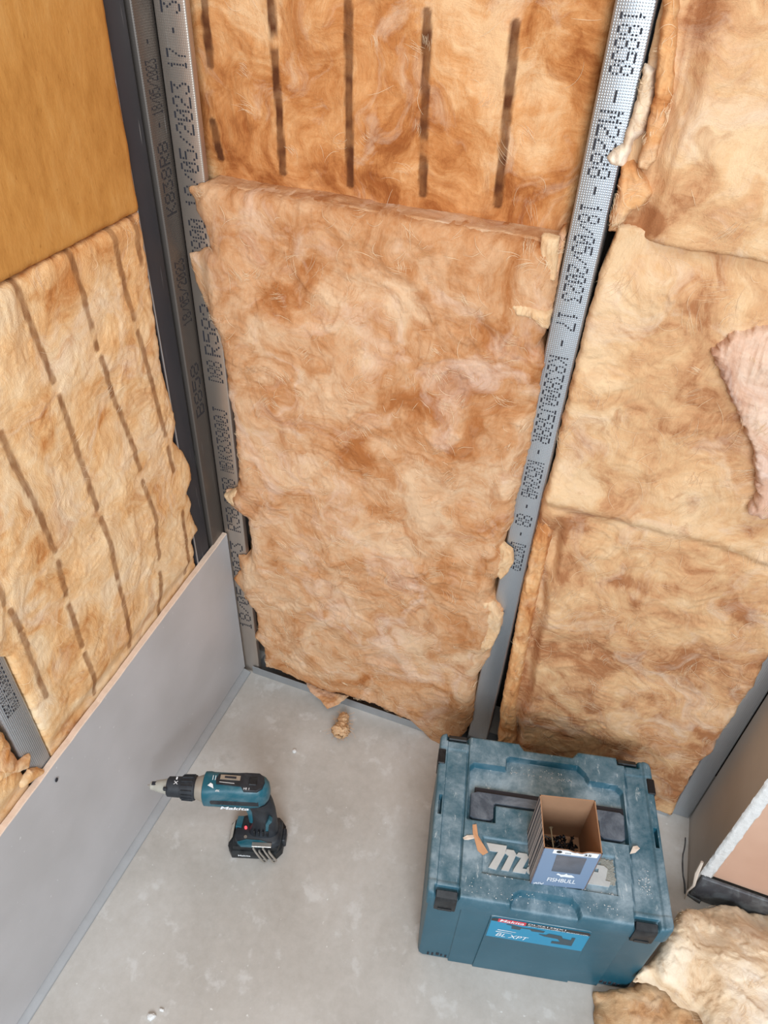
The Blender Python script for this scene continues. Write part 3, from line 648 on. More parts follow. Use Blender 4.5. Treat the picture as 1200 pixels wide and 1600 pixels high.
rspots = [(*PB([p])[0], r, r * q, a * 0.5) for p, r, q, a in (((1150, 1050), 0.25, 0.5, -0.12), ((1020, 905), 0.075, 0.35, -0.34), ((1050, 945), 0.09, 0.3, -0.26), ((1160, 945), 0.04, 0.7, -0.26), ((905, 810), 0.05, 0.4, -0.22), ((860, 900), 0.06, 0.9, -0.16), ((840, 1010), 0.05, 1.0, -0.12), ((1050, 1020), 0.08, 0.5, -0.14), ((920, 1080), 0.12, 0.4, -0.12), ((880, 1180), 0.15, 0.5, -0.16), ((960, 480), 0.1, 0.9, 0.06),
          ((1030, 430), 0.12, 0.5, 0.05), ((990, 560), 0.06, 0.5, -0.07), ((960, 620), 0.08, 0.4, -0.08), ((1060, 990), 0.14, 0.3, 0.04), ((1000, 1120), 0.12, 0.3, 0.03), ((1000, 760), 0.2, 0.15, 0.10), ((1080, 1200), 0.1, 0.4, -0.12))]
def rl_shade(u, v, s): return -0.05 * sstep(0.80, 0.70, v) - 0.07 * sstep(0.55, 0.1, v)  # weaker light towards the floor put into the wool tone
brl, oh = relief('insulation_batt', rl, 0.0026, rl_h, lambda u, v: np.where(u > 1.085, 0.0012, -0.07), M['wool_right'], jit=(0.0018, 60), seed=51, attrs={'tone': tone_fn(rspots, 0.0, rl_shade)})
tag(brl, 'tall peach insulation batt right of the printed stud, below the seam, with brown patches and painted-in shade towards the floor', 'insulation'); fibres(brl, oh, 700, 4, M['fibre'], 0.02, 0.07)
torn('insulation_shred', [(846, 792), (864, 790), (864, 830), (852, 880), (842, 920), (830, 985), (818, 1040), (808, 1100), (806, 1160), (778, 1160), (783, 1100), (800, 1010), (814, 930), (830, 860)], 0.004, 0.016, 64, M['wool_side'], 'narrow orange rolled insulation edge running down beside the foot of the middle stud', tone=-0.02, thin=-0.03, jit=0.0012)
torn('insulation_shred', [(1112, 548), (1140, 524), (1175, 516), (1240, 505), (1260, 640), (1250, 800), (1215, 808), (1168, 800), (1185, 770), (1178, 700), (1150, 640), (1128, 590)], 0.030, 0.016, 65, M['wool_pink'], 'ragged pinkish flap of insulation curling in from the right edge', tone=0.04, n=60, thin=0.012, jit=0.004)

torn('insulation_shred', [(792, 468), (822, 474), (860, 490), (856, 514), (846, 510), (832, 498), (806, 492)], 0.020, 0.008, 66, M['wool_right'], 'pale pointed fold of insulation touching the middle stud at its left edge', tone=0.10, thin=0.004, n=12, jit=0.001)
torn('insulation_shred', [(768, 850), (786, 850), (800, 862), (802, 880), (792, 896), (782, 906), (770, 890)], 0.012, 0.006, 67, M['wool_right'], 'small pale rounded tab of insulation lapping onto the lower part of the middle stud', tone=0.10, thin=0.003, n=10, jit=0.0008)
torn('insulation_shred', [(730, 950), (748, 934), (770, 940), (786, 962), (780, 990), (768, 1012), (750, 1022), (738, 1000)], 0.012, 0.008, 68, M['wool_right'], 'broad pale flap of insulation lapping onto the foot of the middle stud', tone=0.10, thin=0.003, n=20, jit=0.001)
torn('insulation_shred', [(846, 368), (872, 374), (870, 410), (866, 440), (844, 434), (842, 400)], 0.018, 0.005, 69, M['wool_right'], 'small upright pale flap at the top right corner of the largest batt', tone=0.10, thin=0.004, n=8, jit=0.0008)
torn('insulation_shred', [(350, 772), (368, 764), (392, 762), (398, 790), (388, 802), (372, 794), (356, 784)], 0.010, 0.006, 70, M['wool_right'], 'pale torn tab of insulation lapping over the print of the corner stud, halfway down', tone=0.10, thin=0.002, n=10, jit=0.001)

# left wall: golden board above, striped batt below, a bit more left of the lower stud
gy = [(-1.3, 1.214), (-0.106, 1.214), (-0.106, 1.85), (-1.3, 1.85)]
def gy_h(u, v, s): return -0.010 + 0.004 * sstep(0, 0.004, s) + 0.0012 * fbm(u * 10, v * 10, 90, 3) + 0.0004 * fbm(u * 140, v * 60, 91, 2)
by, _ = relief('mineral_wool_board', gy, 0.0045, gy_h, -0.05, M['yellow'], frame=LEFT, jit=(0.0012, 25), seed=71)
tag(by, 'flat golden-yellow mineral wool board high on the left wall', 'insulation')
ll_px = [(215, 340), (238, 460), (250, 560), (262, 610), (272, 648), (276, 660), (272, 690), (285, 705), (298, 730), (300, 748), (292, 770), (300, 785), (298, 800), (310, 828), (300, 845), (308, 880), (322, 930)]
llp = PL(ll_px, -0.008); yr = [p for p in llp]
ll = [(-0.107, 1.210)] + [(min(p[0], -0.078), p[1]) for p in yr[1:-1]] + [(-0.100, 0.40), (-0.577, 0.38), (-0.577, 0.60), (-0.577, 0.72), (-0.60, 0.745), (-1.2, 0.76), (-1.2, 1.210)]
lA = [[(21, 430), (62, 537), (82, 595)], [(91, 620), (125, 708), (153, 795)], [(160, 811), (182, 900), (210, 1012)], [(110, 389), (153, 544)], [(158, 560), (175, 615), (205, 693), (217, 733)], [(222, 752), (242, 804), (248, 872)], [(248, 895), (256, 962)], [(173, 355), (207, 497)], [(214, 519), (257, 679)], [(262, 700), (271, 736)], [(284, 800), (296, 897)],
      [(2, 678), (32, 747), (53, 790), (85, 861)], [(91, 878), (105, 935), (130, 1010)], [(134, 1022), (156, 1086)], [(-4, 915), (3, 942)], [(14, 954), (33, 985)], [(35, 992), (74, 1088)], [(210, 340), (218, 412)]]
lines_l = [PL(L, -0.004) for L in lA]
lspots = [(*PL([p])[0], r, r * q, a) for p, r, q, a in (((80, 420), 0.06, 1.0, -0.12), ((190, 560), 0.04, 1.5, -0.10), ((65, 680), 0.03, 1.6, -0.16), ((90, 560), 0.05, 0.8, 0.14), ((220, 660), 0.05, 1, 0.10), ((150, 650), 0.04, 0.5, -0.12), ((120, 1000), 0.06, 0.8, -0.05), ((110, 1130), 0.05, 0.6, -0.14), ((60, 870), 0.05, 1, -0.08), ((150, 850), 0.15, 1, 0.05))]
def ll_h(u, v, s):
    h = np.maximum(wool_h(-0.014, 0.010, 0.02, 81, 0.7, 0.7)(u, v, s), np.where(u > -0.11, -0.0108, -1))
    lim = 0.487 + u * 0.050; k = sstep(lim + 0.055, lim + 0.012, v)
    return h * (1 - k) + np.minimum(h, -0.0150 + 0.001 * pn(u * 60, v * 60, 3)) * k
bl, oh = relief('insulation_batt', ll, 0.0028, ll_h, lambda u, v: np.where(u > -0.105, -0.0116, -0.06), M['wool_left'], frame=LEFT, jit=(0.0018, 60), seed=81,
    attrs={'mark': mark_fn(lines_l, 0.0105, 15, gap=0.5, strength=0.9), 'tone': tone_fn(lspots, 0.02)})
tag(bl, 'pale insulation batt with dashed brown stripes on the left wall', 'insulation'); fibres(bl, oh, 300, 5, M['fibre'])
lb = [(-0.628, 0.40), (-0.632, 0.50), (-0.630, 0.60), (-0.66, 0.66), (-0.632, 0.70), (-1.2, 0.735), (-1.2, 0.40)]
def lb_h(u, v, s):
    h = wool_h(-0.018, 0.010, 0.02, 86, 0.7, 0.8)(u, v, s); lim = 0.487 + u * 0.050; k = sstep(lim + 0.05, lim + 0.012, v)
    return h * (1 - k) + np.minimum(h, -0.0150) * k
bll, oh = relief('insulation_batt', lb, 0.0028, lb_h, -0.06, M['wool_left'], frame=LEFT, jit=(0.003, 60), seed=86, attrs={'tone': tone_fn([], -0.03)})
tag(bll, 'corner of insulation batt left of the dimpled stud at the left photo edge', 'insulation'); fibres(bll, oh, 120, 6, M['fibre'])
o, oh = relief('insulation_shred', PL([(48, 1178), (44, 1206), (30, 1222), (34, 1232), (62, 1212), (76, 1204), (60, 1200), (40, 1202), (8, 1215), (-10, 1226), (-10, 1205), (20, 1196), (46, 1178)], -0.008), 0.0018, wool_h(-0.0100, 0.008, 0.012, 88, 0.3, 0.8), -0.0118, M['wool_left'], frame=LEFT, jit=(0.001, 80), seed=88)
tag(o, 'small pointed insulation wisp lying across the foot of the dimpled left stud', 'insulation')

# ------------------------------------------------------------------ insulation on the floor
def tuft(cx, cy, L, R, ang, seed, mat, label):
    n, m_ = 46, 36; v = []; f = []
    for i in range(n):
        t = i / (n - 1); x = (t - 0.5) * L; r = R * (math.sin(math.pi * min(max(t, 0.02), 0.98)) ** 0.45) * (0.8 + 0.35 * math.cos(t * 5))
        for k in range(m_):
            a = 2 * math.pi * k / m_; nn = float(fbm(np.array(t * 5 + 9 * seed), np.array(math.cos(a) * 1.4 + math.sin(a) * 2.1), seed, 3)); cr = 0.05 * math.sin(t * 40 + 5 * math.sin(a * 2 + seed) + 8 * nn)
            n2 = float(fbm(np.array(t * 17 + seed), np.array(math.cos(a) * 4 + math.sin(a) * 5.1), seed + 5, 3)); rr = r * (1 + 0.5 * nn + 0.28 * n2 + cr); y = rr * math.cos(a); z = R * 0.86 + rr * 0.85 * math.sin(a)
            v.append((x + 0.2 * R * nn, y, max(z, 0.0004)))
    for i in range(n - 1):
        for k in range(m_): f.append((i * m_ + k, i * m_ + (k + 1) % m_, (i + 1) * m_ + (k + 1) % m_, (i + 1) * m_ + k))
    f.append(tuple(range(m_))); f.append(tuple(range((n - 1) * m_, n * m_))[::-1])
    f = [q[::-1] for q in f]
    c, s = math.cos(ang), math.sin(ang); v = [(cx + x * c - y * s, cy + x * s + y * c, z) for x, y, z in v]
    o = link('insulation_tuft', v, f, mat); tag(o, label, 'insulation'); mb = MB(); r = random.Random(seed); loc = np.array(o.location)
    for q in range(220):
        p = np.array(v[r.randrange(len(v))]); d = np.array([r.gauss(0, 1), r.gauss(0, 1), r.gauss(0.3, 0.5)]); d /= np.linalg.norm(d); pts = []
        for k in range(6): pts.append((p[0] - loc[0], p[1] - loc[1], max(p[2], 0.0006) - loc[2])); p = p + d * 0.0028; d = d + np.array([r.gauss(0, .35), r.gauss(0, .35), -0.1])
        mb.tube(pts, 0.0002, 3, cap=False)
    fo = mb.build('loose_fibres', M['fibre_orange'], o, angle=None); fo['kind'] = 'stuff'
    return o
c = on(534, 1136, 2, 0.015)
tuft(c[0], c[1], 0.066, 0.026, math.radians(100), 5, M['wool_brown'], 'small brown tuft of insulation on the floor in front of the back track')
o, oh = relief('insulation_shred', PF([(478, 1066), (505, 1078), (545, 1090), (528, 1104), (512, 1110), (500, 1096), (484, 1084)], 0.022), 0.0018, lambda u, v, s: 0.031 + 0.006 * sstep(0, .01, s) + 0.003 * fbm(u * 60, v * 60, 7, 3) - 0.0, 0.029, M['wool_mid'], frame=FLOOR, jit=(0.0015, 80), seed=91)
tag(o, 'flat peach wisp of insulation lying over the middle of the back floor track', 'insulation')

def heap(name, ctrl, outline, res, seed, mat, label, thick, amp, parent=None, back=None, tone=0.0, nf=100):
    """sheet of wool over the floor; ctrl (x,y,z) heights blended by inverse distance"""
    c = np.array(ctrl, float)
    def hf(u, v, s):
        num = 0; den = 0
        for a, b, z in c:
            w = 1 / ((u - a) ** 2 + (v - b) ** 2 + 0.0006) ** 1.6; num = num + w * z; den = den + w
        w1 = fbm(u * 6, v * 6, seed, 2) * 0.05; a, b = u + w1, v - w1
        wr = (1 - np.sqrt(pn(a * 9, b * 6, seed + 2) ** 2 + 0.003) * 2.2) * 0.011 + fbm(a * 24, b * 24, seed + 3, 3) * 0.004 + fbm(a * 80, b * 80, seed + 4, 2) * 0.0015 + (sstep(0.1, 0.15, fbm(a * 30, b * 20, seed + 8, 3)) - .5) * 0.003
        e = np.minimum(1, s / 0.018); return np.maximum(num / den + wr * amp - 0.018 * (1 - np.sqrt(1 - (1 - e) ** 2)), 0.004)
    hold = {}
    def hb(u, v): return np.maximum(hf(u, v, np.zeros_like(u)) - thick, 0.0015) if back is None else np.full(u.shape, back)
    o, oh = relief(name, outline, res, hf, hb, mat, frame=FLOOR, jit=(0.004, 35), seed=seed, attrs={'tone': tone_fn([], tone)})
    tag(o, label, 'insulation'); fibres(o, oh, nf, seed, M['fibre'], 0.01, 0.04, 0.004); return o
def q(px, py, z): p = on(px, py, 2, z); return (p[0], p[1], z)
# lower brown piece
lo_out = [q(926, 1546, 0.01), q(990, 1550, 0.02), q(1020, 1512, 0.03), q(1120, 1530, 0.04), q(1230, 1600, 0.04), q(1230, 1700, 0.03), q(950, 1680, 0.02), q(930, 1600, 0.01)]
heap('insulation_offcut', [q(935, 1560, 0.018), q(970, 1590, 0.028), q(1005, 1565, 0.045), q(1040, 1585, 0.035), q(1060, 1575, 0.060), q(1090, 1600, 0.05), q(1000, 1640, 0.03), q(1180, 1640, 0.05)], [p[:2] for p in lo_out], 0.0025, 101, M['wool_brown'], 'brown insulation offcut on the floor in front of the toolbox right corner', 0.02, 0.8, back=0.002)
up = [(998, 1524, .105), (1004, 1506, .112), (1024, 1494, .125), (1032, 1478, .125), (1048, 1450, .13), (1060, 1424, .10), (1100, 1412, .07), (1150, 1410, .06), (1200, 1424, .06), (1300, 1440, .06), (1320, 1700, .10), (1160, 1700, .11), (1118, 1610, .115), (1098, 1570, .115), (1060, 1546, .115), (1020, 1528, .108)]
heap('insulation_offcut', [q(1006, 1512, .105), q(1040, 1470, .13), q(1052, 1448, .13), q(1064, 1500, .125), q(1100, 1450, .10), q(1100, 1416, .05), q(1180, 1420, .05), q(1150, 1480, .12), q(1200, 1500, .13), q(1090, 1560, .11), q(1140, 1600, .12), q(1250, 1600, .13), q(1290, 1450, .07)],
     [q(*p)[:2] for p in up], 0.0026, 111, M['wool_pale'], 'large crumpled cream insulation offcut heaped at the bottom right corner', 0.022, 1.0, tone=0.05, nf=260)

# ------------------------------------------------------------------ toolbox
TEAL = rgb(34, 100, 124)
def mat_teal(name, dust):
    m, nt, bs = new_mat(name); v = objc(nt)
    c = mixc(nt, noise(nt, v, 12, 4), rgb(8, 70, 88), rgb(18, 86, 104))
    d = noise(nt, v, 11, 10, 0.74, 0.25); sepn = nd(nt, 'ShaderNodeNewGeometry'); sp = nd(nt, 'ShaderNodeSeparateXYZ'); nt.links.new(sepn.outputs['Normal'], sp.inputs[0])
    up = math_(nt, 'MAXIMUM', sp.outputs[2], 0.0)          # dust settles on what faces up
    up = math_(nt, 'ADD', math_(nt, 'MULTIPLY', up, 0.9), 0.06)
    dm = math_(nt, 'MULTIPLY', ramp(nt, d, [(0.36, (0.04,) * 3), (0.50, (0.36,) * 3), (0.64, (0.92,) * 3)]), math_(nt, 'MULTIPLY', up, dust), True)
    c = mixc(nt, dm, c, rgb(150, 168, 178))
    s = noise(nt, mapped(nt, v, (90, 22, 40), rot=(0, 0, 0.5)), 1.0, 6, 0.75, 0.3)
    sm = math_(nt, 'MULTIPLY', ramp(nt, s, [(0.61, (0, 0, 0)), (0.70, (0.8,) * 3)]), math_(nt, 'MULTIPLY', up, dust), True)
    c = mixc(nt, sm, c, rgb(196, 206, 208))
    nt.links.new(c, bs.inputs['Base Color']); nt.links.new(math_(nt, 'ADD', 0.36, math_(nt, 'MULTIPLY', dm, 0.5)), bs.inputs['Roughness'])
    bump(nt, bs, noise(nt, v, 400, 2), 0.15, 0.0004); return m
M['teal_box'] = mat_teal('dusty_teal_plastic', 1.0)
M['black_plastic'] = plain('black_plastic', rgb(20, 21, 24), 0.5, var=0.2, dust=0.10, spec=0.35)
M['slate_plastic'] = plain('dusty_dark_plastic', rgb(66, 76, 88), 0.55, var=0.15, dust=0.55, dustcol=(150, 160, 170))
M['white_letter'] = plain('off_white_lettering', rgb(186, 188, 186), 0.7, var=0.15, dust=0.3, dustcol=(120, 120, 118))
M['dirt'] = plain('grey_plaster_dirt', rgb(150, 150, 142), 0.95, var=0.35, scale=160, bumpd=0.002, dust=0.8, dustcol=(70, 80, 78))
M['cyan'] = plain('cyan_label', rgb(0, 132, 170), 0.35, var=0.04); M['red'] = plain('red_label', rgb(206, 40, 60), 0.35, var=0.03)
M['label_black'] = plain('label_black', rgb(22, 24, 30), 0.35); M['label_grey'] = plain('label_picture_grey', rgb(44, 66, 76), 0.4); M['white_ink'] = plain('white_ink', rgb(232, 234, 236), 0.5, var=0.03)

BXP = (0.637, -0.493); BXA = 0.2124; BW, BD, BH = 0.416, 0.316, 0.295
tb = thing('toolbox', 'large dusty teal plastic toolbox with black latches standing on the floor', 'toolbox', (BXP[0], BXP[1], 0.0), BXA)
def rrect(x0, x1, y0, y1, r, n=5):
    P = []
    for cx, cy, a0 in ((x1 - r, y1 - r, 0), (x0 + r, y1 - r, 90), (x0 + r, y0 + r, 180), (x1 - r, y0 + r, 270)):
        for k in range(n + 1): a = math.radians(a0 + 90 * k / n); P.append((cx + r * math.cos(a), cy + r * math.sin(a)))
    return P
# body: outline with latch bays
def box_outline(i=0.0):
    e = i
    return [(0.010 + e, 0.0 + e), (0.010 + e, 0.0 + e), (BW - 0.010 - e, 0.0 + e), (BW - 0.003 - e, 0.003 + e), (BW - e, 0.010 + e), (BW - e, BD - 0.010 - e), (BW - 0.003 - e, BD - 0.003 - e), (BW - 0.010 - e, BD - e),
            (0.274, BD - e), (0.262, BD - 0.014 - e), (0.168, BD - 0.014 - e), (0.158, BD - e), (0.010 + e, BD - e), (0.003 + e, BD - 0.003 - e), (e, BD - 0.010 - e), (e, 0.010 + e), (0.003 + e, 0.003 + e)]
mb = MB(); mb.prism(box_outline(0.0035)[1:], 0.006, 0.246, bev=0.003)
for u0, u1 in ((0.030, 0.118), (0.298, 0.386)):
    for y0 in (0.006, BD - 0.026): mb.box(u0, u1, y0, y0 + 0.02, 0.0, 0.008, 0.001)
mb.box(0.064, 0.352, 0.0015, 0.01, 0.001, 0.246, 0.001)
tbody = mb.build('body', M['teal_box'], tb, 30)
mb = MB(); tr = [(0.112, 0.001), (0.296, 0.001), (0.289, 0.244), (0.284, 0.247), (0.122, 0.247), (0.117, 0.244)]
mb.prism([(a, b) for a, b in tr], -0.0012, 0.004, ax=1, bev=0.001); mb.build('front_panel', M['teal_box'], tb, 30)
mb = MB(); r2 = random.Random(4)
for base in (0.022, 0.352):
    mb = MB()
    for k in range(5): x = base + k * 0.0085; mb.box(x, x + r2.uniform(0.003, 0.006), -0.0006 if False else 0.0028, 0.006, 0.012 + r2.uniform(0, 0.006), 0.026 + r2.uniform(-0.004, 0.004))
    mb.build('stacking_slot', M['ink'], tb, None)
# lid as a relief
rec = [(0.062, 0.142), (0.112, 0.142), (0.112, 0.176), (0.304, 0.176), (0.304, 0.140), (0.354, 0.140), (0.354, 0.240), (0.344, 0.252), (0.292, 0.254), (0.286, 0.268), (0.272, 0.282), (0.140, 0.281), (0.133, 0.276), (0.132, 0.257), (0.070, 0.256), (0.062, 0.248)]
logo_rec = [(0.092, 0.048), (0.326, 0.045), (0.326, 0.112), (0.092, 0.112)]
scp = [(0.140, -0.02), (0.262, -0.02), (0.262, 0.004), (0.258, 0.018), (0.246, 0.028), (0.160, 0.028), (0.147, 0.020), (0.142, 0.008)]
RES = 0.0017
def lid_h(u, v, s):
    h = np.full(u.shape, BH)
    def st(e, x): return sstep(-RES * 0.55, RES * 0.55, x - e)
    cl = 0.0595 - 0.004 * (1 - v / BD); cr_ = 0.349 + 0.015 * v / BD
    side = np.maximum(1 - st(cl, u), st(cr_, u))
    h = h - 0.0040 * side
    h = h + 0.0030 * (np.maximum(1 - st(0.0165, u), st(BW - 0.0165, u)))                       # outer rails
    h = h - 0.0025 * np.exp(-((u - cl + 0.002) / 0.0013) ** 2) - 0.0025 * np.exp(-((u - cr_ - 0.002) / 0.0013) ** 2)
    h = h + 0.0012 * side * (st(BD - 0.034, v) + 1 - st(0.024, v))
    h = h - 0.014 * sstep(-RES * 0.8, RES * 0.8, poly_sd(rec, u, v))
    h = h - 0.0030 * sstep(-RES * 0.5, RES * 0.5, poly_sd(logo_rec, u, v))
    h = h - 0.016 * sstep(-RES * 0.5, 0.004, poly_sd(scp, u, v))
    for a0, a1 in ((0.014, 0.056), (0.350, 0.392)):                                               # bays for the front and back latches
        for b0, b1 in ((-0.02, 0.016), (BD - 0.016, BD + 0.02)):
            h = h - 0.010 * sstep(-RES, RES, poly_sd([(a0, b0), (a1, b0), (a1, b1), (a0, b1)], u, v))
    for a0, a1, b0, b1 in ((0.0075, 0.012, 0.144, 0.180), (BW - 0.012, BW - 0.0075, 0.142, 0.178)):
        h = h - 0.016 * sstep(-RES * 0.4, RES * 0.4, poly_sd([(a0, b0), (a1, b0), (a1, b1), (a0, b1)], u, v))
    r = 0.0055; k = np.minimum(s, r); h = h - (r - np.sqrt(r * r - (r - k) ** 2))
    return h + 0.0002 * fbm(u * 20, v * 20, 3, 2)
ol = [(p[0], p[1]) for p in box_outline(0.0)[1:]]
lid, _ = relief('lid', ol, RES, lid_h, 0.2475, M['teal_box'], frame=FLOOR, parent=tb, angle=38, loc=(0, 0, 0))
# latches
def latch(u0, u1, front=True):
    mb = MB(); y0, y1 = (-0.0030, 0.013) if front else (BD - 0.013, BD + 0.0030)
    yf = y0 if front else y1; s = 1 if front else -1
    prof = [(yf, 0.242), (yf, 0.281), (yf + s * 0.002, 0.2855), (yf + s * 0.012, 0.2905), (yf + s * 0.014, 0.2880), (yf + s * 0.014, 0.2850), (yf + s * 0.0040, 0.278), (yf + s * 0.0040, 0.240), (yf + s * 0.001, 0.239)]
    P = prof if front else prof[::-1]
    mb.prism(P, u0, u1, ax=0, bev=0.0012)
    mb.box(u0 + 0.006, u1 - 0.006, min(yf, yf - s * 0.0016), max(yf, yf - s * 0.0016), 0.243, 0.249, 0.0004)
    return mb.build('latch', M['black_plastic'], tb, 35)
for u0, u1 in ((0.0165, 0.0535), (0.3525, 0.3895)): latch(u0, u1, True); latch(u0, u1, False)
for u, s in ((0.0, -1), (BW, 1)):        # side catches near the back corners
    for yy in (0.262,):
        mb = MB(); mb.box(min(u + s * 0.0014, u - s * 0.013), max(u - s * 0.013, u + s * 0.0014), yy - 0.016, yy + 0.016, 0.252, 0.2962, 0.0016); mb.build('latch', M['black_plastic'], tb)
# handle
mb = MB(); zh = BH - 0.002
hp = [(0.0665, 0.150), (0.072, 0.146), (0.103, 0.146), (0.108, 0.150), (0.108, 0.1775), (0.112, 0.181), (0.302, 0.181), (0.3065, 0.1775), (0.3065, 0.149), (0.311, 0.145), (0.343, 0.145), (0.3495, 0.149), (0.3525, 0.194), (0.346, 0.199), (0.078, 0.199), (0.0665, 0.194)]
v = []; n = len(hp)
mb.prism(hp, BH - 0.0125, zh, bev=0.0015)
mb.build('handle', M['slate_plastic'], tb, 35)
mb = MB(); mb.box(0.074, 0.354, 0.1995, 0.2115, BH - 0.0138, BH - 0.0085, 0.001); mb.build('handle_gap_shade', M['ink'], tb)  # black bar stands in for the shade in the gap behind the handle

def text_mesh(txt, size, bold=0.0, shear=0.0, extrude=0.0):
    cu = bpy.data.curves.new('lettering', 'FONT'); cu.body = txt; cu.size = size; cu.offset = bold; cu.shear = shear; cu.extrude = extrude
    o = bpy.data.objects.new('lettering', cu); C.objects.link(o)
    bpy.context.view_layer.update(); dg = bpy.context.evaluated_depsgraph_get(); me = o.evaluated_get(dg).to_mesh()
    V = np.array([tuple(p.co) for p in me.vertices]); F = [tuple(p.vertices) for p in me.polygons]
    o.evaluated_get(dg).to_mesh_clear(); bpy.data.objects.remove(o); bpy.data.curves.remove(cu); return V, F
def fit_text(mb, txt, x0, x1, y0, y1, to3, bold=0.0, shear=0.0, ext=0.0, m=0):
    V, F = text_mesh(txt, 1.0, bold, shear, ext)
    a = V.min(0); b = V.max(0); X = x0 + (V[:, 0] - a[0]) / (b[0] - a[0]) * (x1 - x0); Y = y0 + (V[:, 1] - a[1]) / (b[1] - a[1]) * (y1 - y0)
    mb.add([to3(x, y, z) for x, y, z in zip(X, Y, V[:, 2])], F, m)
# lid logo: heavy slanted letters
zl_ = BH - 0.0030; mb = MB()
def sl(pts, z0, z1):
    mb.prism(pts, z0, z1)
h0, h1 = 0.058, 0.102; k = 0.016
def P_(x, t): return (x + (t) * k, h0 + (h1 - h0) * t)
sl([P_(0.1035, 0.02), P_(0.1175, -0.02), P_(0.1215, 0.70), P_(0.1085, 0.70)], zl_ - 0.001, zl_ + 0.0026)
sl([P_(0.083, 1.0), P_(0.0935, 0.70), P_(0.1085, 0.70), P_(0.1215, 0.70), P_(0.119, 1.0)], zl_ - 0.001, zl_ + 0.0026)
sl([P_(0.1215, 0.70), P_(0.121, 0.86), P_(0.134, 0.86), P_(0.141, 0.70), P_(0.139, 0.0), P_(0.126, 0.0), P_(0.129, 0.60)], zl_ - 0.001, zl_ + 0.0026)
sl([P_(0.141, 0.66), P_(0.143, 0.80), P_(0.158, 0.80), P_(0.163, 0.66), P_(0.160, 0.18), P_(0.168, 0.18), P_(0.168, 0.0), P_(0.146, 0.0), P_(0.146, 0.10), P_(0.151, 0.60)], zl_ - 0.001, zl_ + 0.0026)
fit_text(mb, 'akit', 0.170, 0.278, h0, h1 - 0.002, lambda x, y, z: (x, y, zl_ + 0.0008 + z), 0.03, 0.2, 0.0016)
sl([P_(0.272, 0.80), P_(0.268, 0.66), P_(0.286, 0.66), P_(0.287, 0.50), P_(0.269, 0.50), P_(0.261, 0.38), P_(0.260, 0.0), P_(0.312, 0.0), P_(0.312, 0.2), P_(0.303, 0.22), P_(0.301, 0.70), P_(0.293, 0.80)], zl_ - 0.001, zl_ + 0.0026)
mb.build('raised_lettering', M['white_letter'], tb, 40)
o, _ = relief('plaster_crumbs', [(0.300, 0.062), (0.324, 0.062), (0.324, 0.106), (0.282, 0.107), (0.300, 0.098), (0.306, 0.08)], 0.001, lambda u, v, s: zl_ + 0.0006 + 0.0022 * np.abs(fbm(u * 300, v * 300, 9, 2)), zl_ - 0.0005, M['dirt'], frame=FLOOR, jit=(0.002, 250), seed=5, parent=tb, loc=(0, 0, 0)); o['kind'] = 'stuff'
def strewn(u0, u1, v0, v1, n, z, sd):
    r = random.Random(sd); mb = MB()
    for i in range(n):
        x, y = r.uniform(u0, u1), r.gauss((v0 + v1) / 2, (v1 - v0) / 4); a = r.uniform(0, 3.14); l = r.uniform(.0003, .0010); w = l * r.uniform(.4, 1)
        c_, s_ = math.cos(a), math.sin(a); b = [(x + c_ * l * p - s_ * w * q_, y + s_ * l * p + c_ * w * q_) for p, q_ in ((-1, -1), (1, -.6), (.8, 1), (-.7, .8))]
        mb.prism(b, z, z + 0.0007)
    o = mb.build('plaster_crumbs', M['gypsum'], tb, None); o['kind'] = 'stuff'
strewn(0.140, 0.262, 0.253, 0.259, 60, BH - 0.0139, 1); strewn(0.160, 0.245, 0.262, 0.272, 20, BH - 0.0139, 2)
strewn(0.10, 0.32, 0.044, 0.047, 30, BH - 0.0002, 5); strewn(0.365, 0.385, 0.05, 0.10, 60, BH - 0.0042, 3); strewn(0.06, 0.335, 0.005, 0.03, 70, BH - 0.0004, 4)

# front label
lab = [(0.1185, 0.160), (0.2885, 0.160), (0.2890, 0.236), (0.2850, 0.2425), (0.1235, 0.2425), (0.1190, 0.238)]
mb = MB(); mb.prism(lab, -0.0017, -0.0011, ax=1); fl = mb.build('front_label', M['cyan'], tb, 30)
def fr(d): return lambda x, y, z: (x, -0.0017 - d, y)
mb = MB(); mb.add([fr(0.0002)(a, b, 0) for a, b in [(0.1190, 0.229), (0.2888, 0.229), (0.2889, 0.236), (0.2850, 0.2425), (0.1235, 0.2425), (0.1190, 0.238)]], [tuple(range(6))]); mb.build('label_black_band', M['label_black'], fl)
mb = MB(); mb.add([fr(0.0004)(a, b, 0) for a, b in [(0.130, 0.2285), (0.178, 0.2285), (0.178, 0.2425), (0.130, 0.2425)]], [(0, 1, 2, 3)]); mb.build('label_red_badge', M['red'], fl)
mb = MB(); fit_text(mb, 'Makita', 0.133, 0.175, 0.2310, 0.2405, fr(0.0006), 0.01, 0.2)
fit_text(mb, 'DLX6139JX1', 0.182, 0.246, 0.2345, 0.2415, fr(0.0006), 0.0)
mb.build('model_lettering', M['white_ink'], fl); mb = MB()
fit_text(mb, '18V LXT CORDLESS COMBO KIT BRUSHLESS LI-ION', 0.182, 0.285, 0.2300, 0.2330, fr(0.0006), 0.01)
fit_text(mb, 'BL XPT', 0.134, 0.192, 0.168, 0.182, fr(0.0004), 0.0, 0.3)
mb.build('label_print', M['white_ink'], fl); mb = MB()
mb.add([fr(0.0004)(a, b, 0) for a, b in [(0.132, 0.186), (0.160, 0.1865), (0.162, 0.1875), (0.133, 0.189)]], [(0, 1, 2, 3)]); mb.add([fr(0.0004)(a, b, 0) for a, b in [(0.134, 0.194), (0.166, 0.194), (0.168, 0.1955), (0.135, 0.197)]], [(0, 1, 2, 3)])
